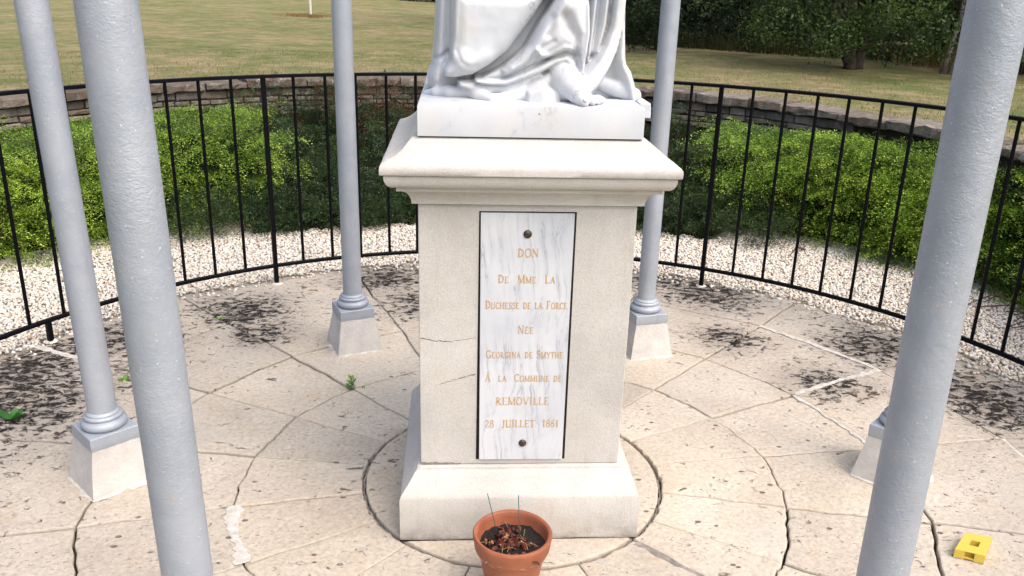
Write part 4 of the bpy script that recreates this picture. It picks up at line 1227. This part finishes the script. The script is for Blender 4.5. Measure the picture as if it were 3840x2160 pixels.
    for _ in range(26):
        aa = a0+aw*rg.random(); rb = 4.1+rg.normal(0, .2)
        if rb > rwall(aa)-.1: rb = rwall(aa)-.15
        b = Vector((rb*math.cos(R(aa)), rb*math.sin(R(aa)), .0)); t_ = rg.uniform(0, 6.28); l = rg.uniform(.25, .5)
        hmax = float(hz(kind, np.array([aa]), np.array([rb]))[0])
        tip = b+Vector((math.cos(t_)*l*.8, math.sin(t_)*l*.8, hmax*rg.uniform(.5, .95)))
        mid_ = (b+tip)/2+Vector((0, 0, .06))
        tw.tube([b-Vector(off), mid_-Vector(off), tip-Vector(off)], [.009, .006, .002], 5)
    tw.build('stems', M_TWIG, root)['kind'] = 'stuff'
BR = ((.016, .036, .006), (.185, .310, .030), (.52, .66, .11))  # near-black leaf bases paint occlusion over older growth; bright tips are new growth
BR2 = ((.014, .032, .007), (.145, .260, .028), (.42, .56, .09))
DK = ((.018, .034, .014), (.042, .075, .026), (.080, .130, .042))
gb = 'bright green bushy shrubs along the foot of the wall'; gd = 'dark green low shrubs behind the pedestal'
shrub('bright_shrub', 'yellow green feathery shrub at the far left edge, left of the two left columns', 'shrub', gb, 'bright', 139, 153, 1900, BR, seed=1, skew=3)
shrub('bright_shrub', 'yellow green feathery shrub seen mostly between the two left columns', 'shrub', gb, 'bright', 128.5, 139.5, 1700, BR, seed=2, skew=3)
shrub('bright_shrub', 'yellow green feathery shrub just right of the big left foreground column', 'shrub', gb, 'bright', 115.5, 129, 2300, BR, seed=12, skew=2.6)
shrub('dark_shrub', 'dark green shrub left of and behind the left rear column', 'shrub', gd, 'dark', 106, 117, 2700, DK, .10, seed=3, skew=2, ext=(112, 126))
shrub('dark_shrub', 'dark green shrub with reddish leaves by the wall, immediately left of the pedestal', 'shrub', gd, 'dark', 92, 107, 2600, DK, .34, seed=4, skew=1)
shrub('dark_shrub', 'dark green shrub hidden mostly behind the pedestal', 'shrub', gd, 'dark', 78, 92.5, 900, DK, .2, seed=5)
shrub('dark_shrub', 'dark green low shrub at the gravel just right of the pedestal', 'shrub', gd, 'dark', 63, 80, 2400, DK, .03, seed=6, skew=-1, ext=(54, 68))
shrub('bright_shrub', 'mid green shrub right of the pedestal, next to the thin right rear column', 'shrub', gb, 'bright', 54, 64, 1700, BR2, seed=7, skew=-1.5)
shrub('bright_shrub', 'bright green shrub in the middle of the right hand bed', 'shrub', gb, 'bright', 44.5, 54.5, 1800, BR, seed=8, skew=-1.5)
shrub('bright_shrub', 'bright green shrub left of the big right foreground column', 'shrub', gb, 'bright', 35, 45, 1800, BR, seed=9, skew=-1.5)
shrub('bright_shrub', 'bright green shrub at the right edge, right of the big right foreground column', 'shrub', gb, 'bright', 22, 35.5, 1700, BR2, seed=10, skew=-1.5)

# dead leaves and bits blown against the edge of the paving
def litter():
    rg = np.random.default_rng(31); N = 420
    a = np.radians(np.where(rg.random(N) < .45, rg.normal(42, 9, N), rg.uniform(20, 155, N))); r_ = np.where(rg.random(N) < .6, rg.normal(2.5, .07, N), rg.uniform(2.3, 3.7, N))
    P0 = np.stack([r_*np.cos(a), r_*np.sin(a), rg.uniform(.012, .020, N)], 1)
    M3 = np.array([np.linalg.qr(rg.normal(0, 1, (3, 3)))[0] for _ in range(N)]); M3[:, 2] *= .3
    q = np.array([(-1, 0, 0), (0, -.5, .2), (1, 0, 0), (0, .5, .2)], float)
    V_ = np.einsum('nij,qj->nqi', M3, q)*rg.uniform(.006, .014, N)[:, None, None]+P0[:, None, :]
    c = np.array([(.16, .08, .04), (.26, .15, .07), (.09, .06, .04)])[rg.integers(0, 3, N)]*rg.uniform(.7, 1.3, (N, 1))
    o = np_mesh('leaf_litter', V_.reshape(-1, 3), np.arange(4*N).reshape(-1, 4), M_DEAD, tint=np.repeat(c, 4, 0))
    tag(o, 'scattered small brown dead leaves on the gravel by the paving edge', 'dead leaves', kind='stuff')
litter()

# ------------------------------------------------------------------ grass at the foot of the trees and behind the wall
def blades(name, label, pts, hmin, hmax, wd, pal, lean=.35, seed=0, nseg=1):
    rg = np.random.default_rng(seed); N = len(pts)
    t = rg.uniform(0, 2*np.pi, N); h_ = rg.uniform(hmin, hmax, N); ln = rg.normal(0, lean, N)*h_
    wv = np.stack([np.cos(t), np.sin(t), 0*t], 1)*wd*rg.uniform(.6, 1.3, (N, 1))
    t2 = t+np.pi/2+rg.normal(0, .6, N); lv = np.stack([np.cos(t2)*ln, np.sin(t2)*ln, h_], 1)
    P = np.stack([pts-wv, pts+wv, pts+wv*.6+lv*np.array([.35, .35, .6]), pts-wv*.6+lv*np.array([.35, .35, .6]), pts+lv], 1)
    F1 = (np.array([[0, 1, 2, 3]])+(np.arange(N)*5)[:, None]); F2 = (np.array([[3, 2, 4, 4]])+(np.arange(N)*5)[:, None])
    c = np.array(pal)[rg.integers(0, len(pal), N)]*rg.uniform(.7, 1.2, (N, 1))
    F3 = np.concatenate([np.concatenate([F1[:, [0, 1, 2]], F1[:, [0, 2, 3]]]), F2[:, :3]])
    o = np_mesh(name, P.reshape(-1, 3), F3, M_GRASS, tint=np.repeat(c, 5, 0))
    tag(o, label, 'grass', kind='stuff')
def scatter(N, fn, seed):
    rg = np.random.default_rng(seed); P = fn(rg, N); z = field_z(P[:, 0], P[:, 1])
    return np.concatenate([P, z[:, None]], 1)
# short mown tufts seen over the wall
def nearf(rg, N):
    a = np.radians(rg.uniform(22, 160, N)); r_ = WR1+.0+(rg.random(N)**1.5)*9
    return np.stack([WC[0]+r_*np.cos(a), WC[1]+r_*np.sin(a)], 1)
blades('short_grass', 'short dry mown grass just behind the wall', scatter(42000, nearf, 5), .015, .038, .004,
       [(.10, .145, .045), (.17, .18, .075), (.25, .215, .12), (.31, .25, .155), (.13, .165, .055)], .5, 4)

# ------------------------------------------------------------------ trees
def clump_leaves(cents, rads, nper, leaf, rg, pal, flat=.75):
    Vs = []; Cs = []
    for c, r_, n in zip(cents, rads, nper):
        d = rg.normal(0, 1, (n, 3)); d /= np.linalg.norm(d, axis=1, keepdims=True)
        rr = r_*(.45+.55*rg.random(n)**.5)
        p = c+d*rr[:, None]*np.array([1, 1, flat])
        nrm = d+rg.normal(0, .6, (n, 3)); nrm /= np.linalg.norm(nrm, axis=1, keepdims=True)
        a = np.cross(nrm, rg.normal(0, 1, (n, 3))); a /= np.linalg.norm(a, axis=1, keepdims=True); b = np.cross(nrm, a)
        s = leaf*rg.uniform(.6, 1.3, n)[:, None]
        Vs.append(np.stack([p-a*s, p-b*s*.5, p+a*s, p+b*s*.5], 1).reshape(-1, 3))
        t = np.clip(rg.normal(.5, .25, (n, 1))+rg.normal(0, .2), 0, 1)
        Cs.append(np.repeat(np.array(pal[0])*(1-t)+np.array(pal[1])*t, 4, 0))
    return np.concatenate(Vs), np.concatenate(Cs)
def tree(x, y, name, label, H, CR, low, nclump, nleaf, pal, seed, trunks=1, leaf=.034, group='trees at the edge of the meadow'):
    rg = np.random.default_rng(seed); z0 = float(field_z(np.array([x]), np.array([y]))[0])-.05
    root = empty(name, (x, y, z0)); tag(root, label, 'tree', group)
    tr = MB(); ends = []
    for k in range(trunks):
        t = rg.uniform(0, 6.28); sp_ = .12*(trunks > 1)
        b = Vector((sp_*math.cos(t), sp_*math.sin(t), 0)); ln = rg.uniform(.15, .55) if trunks > 1 else rg.uniform(0, .15)
        p1 = b+Vector((ln*math.cos(t), ln*math.sin(t), H*.22)); p2 = p1+Vector((ln*1.1*math.cos(t+.3), ln*1.1*math.sin(t+.3), H*.28)); p3 = p2+Vector((rg.normal(0, .3), rg.normal(0, .3), H*.3))
        r0_ = .17/math.sqrt(trunks)*1.2
        tr.tube([b-Vector((0, 0, .1)), b+Vector((0, 0, .15)), p1, p2, p3], [r0_*1.5, r0_*1.1, r0_*.85, r0_*.55, r0_*.2], 9)
        ends += [p1, p2, p3]
    br = MB()
    for k in range(14):
        s = ends[rg.integers(0, len(ends))]; t = rg.uniform(0, 6.28); l = CR*rg.uniform(.4, .9)
        e = s+Vector((math.cos(t)*l, math.sin(t)*l, rg.uniform(-.3, .9))); mid_ = (s+e)/2+Vector((0, 0, .25))
        br.tube([s, mid_, e], [.055, .035, .01], 6)
    tr.build('trunk', M_BARK, root, smooth=True); br.build('branches', M_BARK, root, smooth=True)['kind'] = 'stuff'
    cents = []; rads = []; nper = []
    for k in range(nclump):
        t = rg.uniform(0, 6.28); q = rg.random()**.5
        zz = low+(H-low)*rg.random()**1.5
        env = math.sqrt(max(0.05, 1-((zz-low)/(H-low+.01)*1.0)**2))*(.75+.25*min(1, (zz-low)/.8))
        cents.append(np.array([math.cos(t)*q*CR*env, math.sin(t)*q*CR*env, zz])); rads.append(rg.uniform(.22, .55)*CR/2.4); nper.append(nleaf)
    V_, C_ = clump_leaves(cents, rads, nper, leaf, rg, pal)
    np_mesh('crown', V_, np.arange(len(V_)).reshape(-1, 4), M_TLEAF, root, tint=C_)
TP = [((.005, .010, .004), (.024, .042, .013)), ((.012, .024, .007), (.070, .115, .030)), ((.003, .006, .003), (.012, .020, .008))]
tree(6.9, 12.8, 'spreading_tree', 'dark many stemmed tree nearest the meadow, its trunks standing in shade', 5.5, 2.9, .62, 120, 400, TP[1], 1, 5)
tree(9.9, 12.6, 'spreading_tree', 'leafy tree with low boughs left of the big right foreground column', 5.2, 2.4, .35, 110, 380, TP[1], 2, 3)
tree(4.2, 16.8, 'spreading_tree', 'dark tree just right of the statue behind the thin right rear column', 6, 2.7, .3, 120, 330, TP[0], 3, 2)
tree(12.6, 11.6, 'spreading_tree', 'tree at the far right edge behind the big right foreground column', 5.2, 2.4, .35, 90, 200, TP[0], 4, 2)
tree(7.6, 17.2, 'spreading_tree', 'dark tree in the second row behind the many stemmed tree', 6.5, 3.0, .3, 80, 150, TP[2], 5, 1)
tree(11.3, 16.4, 'spreading_tree', 'dark tree in the second row behind the low boughed tree', 6.5, 3.0, .3, 80, 150, TP[2], 6, 1)
tree(2.9, 21.5, 'spreading_tree', 'dark tree in the second row hidden largely by the statue', 6.5, 2.6, .3, 60, 150, TP[2], 7, 1)
tree(15.2, 14.0, 'spreading_tree', 'dark tree in the second row at the right edge', 6.5, 3.0, .3, 60, 120, TP[2], 8, 1)
# far wood behind, one dark mass
rg = np.random.default_rng(77)
cents = []; rads = []
for k in range(760):
    t = rg.random(); x = 1.5+t*24; y = 25-10*t*.55+rg.uniform(0, 5); cents.append(np.array([x, y, .3+rg.random()**1.5*6.5])); rads.append(rg.uniform(.9, 1.6))
V_, C_ = clump_leaves(cents, rads, [105]*len(cents), .19, rg, TP[2])
tag(np_mesh('far_wood', V_, np.arange(len(V_)).reshape(-1, 4), M_TLEAF, tint=C_), 'dark wood closing off the view behind the trees', 'wood', kind='stuff')
cents = []; rads = []
for k in range(420):
    t = rg.random(); cents.append(np.array([-8.0+t*34, 60+rg.uniform(0, 5)-t*14, .1+rg.random()*5])); rads.append(rg.uniform(.9, 1.7))
V_, C_ = clump_leaves(cents, rads, [70]*len(cents), .2, rg, TP[2])
tag(np_mesh('far_hedgerow', V_, np.arange(len(V_)).reshape(-1, 4), M_TLEAF, tint=C_), 'distant dark hedgerow at the top edge left of the statue', 'hedgerow', kind='stuff')

def treeedge(rg, N):
    t = rg.random(N); x = 2.0+t*13; y = 20.0-8.6*np.minimum(t*1.35, 1)+rg.random(N)**.8*4.5
    return np.stack([x, y], 1)
blades('tall_grass', 'tall unmown grass under the trees', scatter(42000, treeedge, 8), .08, .38, .006,
       [(.022, .040, .012), (.032, .050, .016), (.05, .052, .024), (.11, .085, .045)], .35, 9)  # blade colours darkened to stand for the shade under the crowns
def drypatch(rg, N): return np.stack([rg.normal(10.2, .7, N), rg.normal(13.6, .45, N)], 1)
blades('dry_grass', 'patch of straw coloured dry grass between the leaning trunks and right column', scatter(5000, drypatch, 10), .2, .5, .006, [(.36, .25, .12), (.30, .2, .1)], .35, 11)

# leaning pale trunks right of the main tree
lt = empty('leaning_tree', (8.3, 12.2, FZ)); tag(lt, 'slender pale leaning trunks right of the many stemmed tree', 'tree')
m_ = MB(); m_.tube([(0, 0, -.1), (.18, .1, .35), (.45, .2, .8), (.62, .3, 1.5), (.9, .3, 2.4)], [.06, .05, .045, .035, .02], 8)
m_.tube([(-.1, .05, -.1), (0, .1, .4), (.15, .2, .9), (.2, .3, 1.8)], [.055, .05, .04, .02], 8)
m_.build('trunk', simple('grey_bark', (.10, .09, .08), (.22, .20, .18), 20, .9, .2, 0, .02, 30), lt, smooth=True)
V_, C_ = clump_leaves([np.array([.9, .3, 2.4]), np.array([.5, .2, 2.2]), np.array([.2, .3, 1.9])], [.5, .5, .45], [260]*3, .045, rg, TP[1])
np_mesh('crown', V_, np.arange(len(V_)).reshape(-1, 4), M_TLEAF, lt, tint=C_)

# pale post far out in the meadow
pz = float(field_z(np.array([-5.7]), np.array([31.5]))[0])
pe = MB(); pe.lathe([(.045, -.2), (.045, 1.15), (.04, 1.2)], 14)
po = pe.build('marker_post', simple('pale_post_paint', (.55, .53, .50), (.7, .68, .65), 10)); po.location = (-5.7, 31.5, pz)
tag(po, 'thin pale post standing far out in the meadow, top left', 'post')
def brown(rg, N): return np.stack([rg.normal(-5.6, .45, N), rg.normal(30.9, .5, N)], 1)
blades('dry_grass_tuft', 'reddish brown dry grass round the pale post', scatter(1500, brown, 12), .05, .16, .014, [(.30, .17, .08), (.26, .16, .08), (.22, .18, .08)], .5, 13)

# ------------------------------------------------------------------ flower pot
POT = (-.042, -.632)
mt = NT('terracotta', .55, .4)
co = mt.coord()
c = mt.ramp(mt.noise(co, 10, 5, .6), [(.3, (.24, .075, .036)), (.6, (.34, .115, .055)), (.8, (.40, .155, .08))])
band = mt.n('ShaderNodeSeparateXYZ'); gg = mt.n('ShaderNodeNewGeometry'); mt.l(gg.outputs['Position'], band.inputs[0])
lime = mt.math('MULTIPLY', mt.ramp(mt.noise(mt.coord((1, 1, 6)), 40, 5, .7), [(.55, 0), (.62, .75)]), mt.ramp(band.outputs[2], [(.150, 0), (.156, 1), (.168, .9), (.172, 0)]))
c = mt.mix(lime, c, (.62, .50, .42)); mt.color(c); mt.bump(mt.noise(co, 60, 4, .6), .0012, .7)
M_TERRA = mt.m
pot = empty('flower_pot', (POT[0], POT[1], 0)); tag(pot, 'round terracotta flower pot with dark soil standing in front of the pedestal', 'flower pot')
prof = [(.060, 0.0), (.068, .002), (.080, .080), (.0905, .145), (.0925, .150), (.1005, .156), (.1055, .168), (.1085, .190), (.1110, .203), (.1110, .208), (.1075, .2125), (.1020, .2120), (.0985, .2075), (.0965, .195), (.0930, .175), (.088, .155), (.060, .14)]
MB().lathe(prof, 64).build('pot_body', M_TERRA, pot, smooth=True, angle=50)
s = MB(); n = 48; vs = [(0, 0, .178)]; fs = []
for k in range(1, 9):
    for i in range(n):
        a = 2*math.pi*i/n; r_ = .0945*k/8
        vs.append((r_*math.cos(a), r_*math.sin(a), .177-.004*(k/8)**2+float(vnoise2(r_*math.cos(a)*90, r_*math.sin(a)*90, 2))*.011))
fs += [(0, 1+i, 1+(i+1) % n) for i in range(n)]
for k in range(7): fs += [(1+k*n+i, 1+(k+1)*n+i, 1+(k+1)*n+(i+1) % n, 1+k*n+(i+1) % n) for i in range(n)]
s.add(vs, fs).build('soil', M_SOIL, pot)
# withered plant in it
dp = empty('withered_plant', (POT[0], POT[1], .176)); tag(dp, 'dead reddish brown shrivelled plant lying on the soil of the pot', 'plant')
rg = np.random.default_rng(4); Vd = []; Cd = []; Fd = []
for k in range(95):
    if k < 70: cx_, cy_ = rg.normal(-.004, .024), rg.normal(-.004, .028)
    else: cx_, cy_ = rg.normal(0, .045), rg.normal(0, .045)
    if k > 88: cx_, cy_ = rg.normal(-.066, .008), rg.normal(.0, .008)
    z_ = rg.uniform(.002, .020 if k < 70 else .006)
    s_ = rg.uniform(.005, .0115); t_ = rg.uniform(0, 6.28); base = len(Vd)*1
    M3 = np.linalg.qr(rg.normal(0, 1, (3, 3)))[0]; M3[:, 2] *= .4
    grid = []
    for i in range(4):
        for j in range(4):
            u_, v_ = (i-1.5)/1.5, (j-1.5)/1.5*(1-.35*abs((i-1.5)/1.5))
            grid.append(np.array([u_, v_*.7, .5*math.sin(u_*3+k)+.4*math.cos(v_*4)+rg.normal(0, .12)]))
    grid = np.array(grid)@M3.T*s_+np.array([cx_, cy_, z_])
    b = sum(len(v) for v in Vd); Vd.append(grid); col_ = np.array([.12, .026, .016])*rg.uniform(.4, 1.6) if rg.random() < .75 else np.array([.30, .15, .08])*rg.uniform(.6, 1.2)
    Cd.append(np.tile(col_, (16, 1)))
    for i in range(3):
        for j in range(3): Fd.append((b+i*4+j, b+(i+1)*4+j, b+(i+1)*4+j+1, b+i*4+j+1))
np_mesh('leaves', np.concatenate(Vd), np.array(Fd), M_DEAD, dp, smooth=True, tint=np.clip(np.concatenate(Cd), 0, 1))
tw = MB()
for k in range(16):
    x, y = rg.normal(0, .035, 2); t_ = rg.uniform(0, 6.28); l = rg.uniform(.015, .045)
    tw.tube([(x, y, .004), (x+l*.5*math.cos(t_), y+l*.5*math.sin(t_), rg.uniform(.008, .02)), (x+l*math.cos(t_), y+l*math.sin(t_), .005)], .0007, 5)
tw.build('stems', simple('straw_stem', (.26, .17, .09), (.40, .28, .16), 40), dp)['kind'] = 'stuff'
for (x0_, y0_, x1_, y1_, zt_, lab) in ((-.080, -.600, -.112, -.585, .305, 'thin green stick leaning left in the flower pot'), (-.020, -.630, -.027, -.605, .312, 'thin upright green stick in the flower pot, the right one')):
    o = MB(); o.tube([(0, 0, 0), ((x1_-x0_)*.5, (y1_-y0_)*.5, (zt_-.172)*.5), (x1_-x0_, y1_-y0_, zt_-.172)], .0013, 8)
    k = o.build('green_stick', M_STICK, smooth=True); k.location = (x0_, y0_, .172); tag(k, lab, 'stick', 'sticks in the flower pot')

# ------------------------------------------------------------------ yellow block on the paving
yb = empty('yellow_block', (1.424, -.476, .004)); tag(yb, 'small glossy yellow block with a square hole lying on the paving, bottom right', 'block')
my = NT('yellow_resin', .18, .5); my.color((.58, .43, .06)); my.b.inputs['Coat Weight'].default_value = .4
TL, TR, BR_, BL = (1.431, -.411), (1.506, -.438), (1.425, -.532), (1.348, -.495)
def bi(u, v): return tuple((1-u)*(1-v)*TL[i]+u*(1-v)*TR[i]+u*v*BR_[i]+(1-u)*v*BL[i]-(1.424, -.476)[i] for i in range(2))
us = [0, .34, .66, 1]; vs_ = [0, .36, .64, 1]; zt_, zb_ = .026, -.003
m_ = MB(); vid = {}; vs = []; fs = []
def vv(i, j, k):
    if (i, j, k) not in vid:
        vid[(i, j, k)] = len(vs); x, y = bi(us[i], vs_[j]); z = (zb_, zt_)[k] if k < 2 else .004; vs.append((x, y, z))
    return vid[(i, j, k)]
for i in range(3):
    for j in range(3):
        if (i, j) != (1, 1):
            fs.append((vv(i, j, 1), vv(i, j+1, 1), vv(i+1, j+1, 1), vv(i+1, j, 1)))
for (a, b) in (((1, 1), (2, 1)), ((2, 1), (2, 2)), ((2, 2), (1, 2)), ((1, 2), (1, 1))): fs.append((vv(*a, 1), vv(*b, 1), vv(*b, 2), vv(*a, 2)))
fs.append((vv(1, 1, 2), vv(1, 2, 2), vv(2, 2, 2), vv(2, 1, 2)))
for a, b in [((i, 0), (i+1, 0)) for i in range(3)]+[((3, j), (3, j+1)) for j in range(3)]+[((0, j+1), (0, j)) for j in range(3)]+[((1, 3), (0, 3)), ((3, 3), (2, 3))]:
    fs.append((vv(*b, 1), vv(*a, 1), vv(*a, 0), vv(*b, 0)))
# recess in the front face
def P3(u, v, z): x, y = bi(u, v); return (x, y, z)
b0 = len(vs); vs += [P3(.34, 1, zt_), P3(.66, 1, zt_), P3(.66, 1, .004), P3(.34, 1, .004), P3(.34, .86, zt_-.001), P3(.66, .86, zt_-.001), P3(.66, .86, .004), P3(.34, .86, .004), P3(.34, 1, 0), P3(.66, 1, 0)]
fs += [(b0+4, b0+7, b0+6, b0+5), (b0, b0+3, b0+7, b0+4), (b0+1, b0+5, b0+6, b0+2), (b0+3, b0+2, b0+6, b0+7), (b0+3, b0+8, b0+9, b0+2)]
m_.add(vs, fs).build('block_body', my.m, yb)

# ------------------------------------------------------------------ weeds in the joints
def weed(x, y, label, size, n, seed, col=((.07, .16, .02), (.20, .36, .06)), flat=False):
    rg = np.random.default_rng(seed); root = empty('weed', (x, y, -.004)); tag(root, label, 'weed', 'weeds in the paving joints')
    V_ = []; F_ = []; C_ = []; sm = MB()
    for k in range(n):
        hgt = size*(.05+.05*rg.random() if flat else (k/n)*1.0); t = rg.uniform(0, 6.28) if flat else k*2.4
        l = size*rg.uniform(.35, .6)*(1.3 if flat else 1-.3*k/n); el = rg.uniform(.1, .7); w = l*.36
        d = np.array([math.cos(t)*math.cos(el), math.sin(t)*math.cos(el), math.sin(el)]); s_ = np.array([-math.sin(t), math.cos(t), 0]); nz = np.cross(d, s_)
        o_ = np.array([0, 0, hgt]); b = len(V_)
        for u_, ww, cz in ((0, .1, 0), (.25, .8, .04), (.5, 1, .02), (.78, .65, -.06), (1, .05, -.2)):
            c0 = o_+d*l*u_+nz*l*cz*-1
            V_ += [c0-s_*w*ww, c0-nz*w*.25*ww*0, c0+s_*w*ww]
        for q in range(4):
            for e in (0, 1): F_.append((b+q*3+e, b+q*3+e+1, b+(q+1)*3+e+1, b+(q+1)*3+e))
        c_ = np.array(col[0])+(np.array(col[1])-np.array(col[0]))*rg.random(); C_ += [c_]*15
    np_mesh('leaves', np.array(V_), np.array(F_), M_LEAF, root, tint=np.array(C_))
    if not flat:
        sm.tube([(0, 0, 0), (.003, 0, size*.5), (0, .002, size)], [.0016, .0013, .0008], 6); sm.build('stem', simple('weed_stem', (.08, .14, .03), (.12, .2, .05), 30), root)
weed(-.648, .700, 'small upright leafy weed growing from a paving joint left of the pedestal', .062, 16, 1)
weed(-.595, .705, 'tiny low weed right beside the upright weed left of the pedestal', .022, 5, 5, flat=True)
weed(-1.92, .44, 'broad leaved weed on the blackened slab at the left edge', .085, 7, 2, ((.03, .11, .02), (.07, .20, .04)), True)
weed(-1.62, .78, 'tiny weed by the foot of the far left column shaft', .045, 7, 3, flat=True)
weed(-1.40, 1.50, 'tiny bright weed in the joint behind, between the left columns', .035, 6, 4, flat=True)
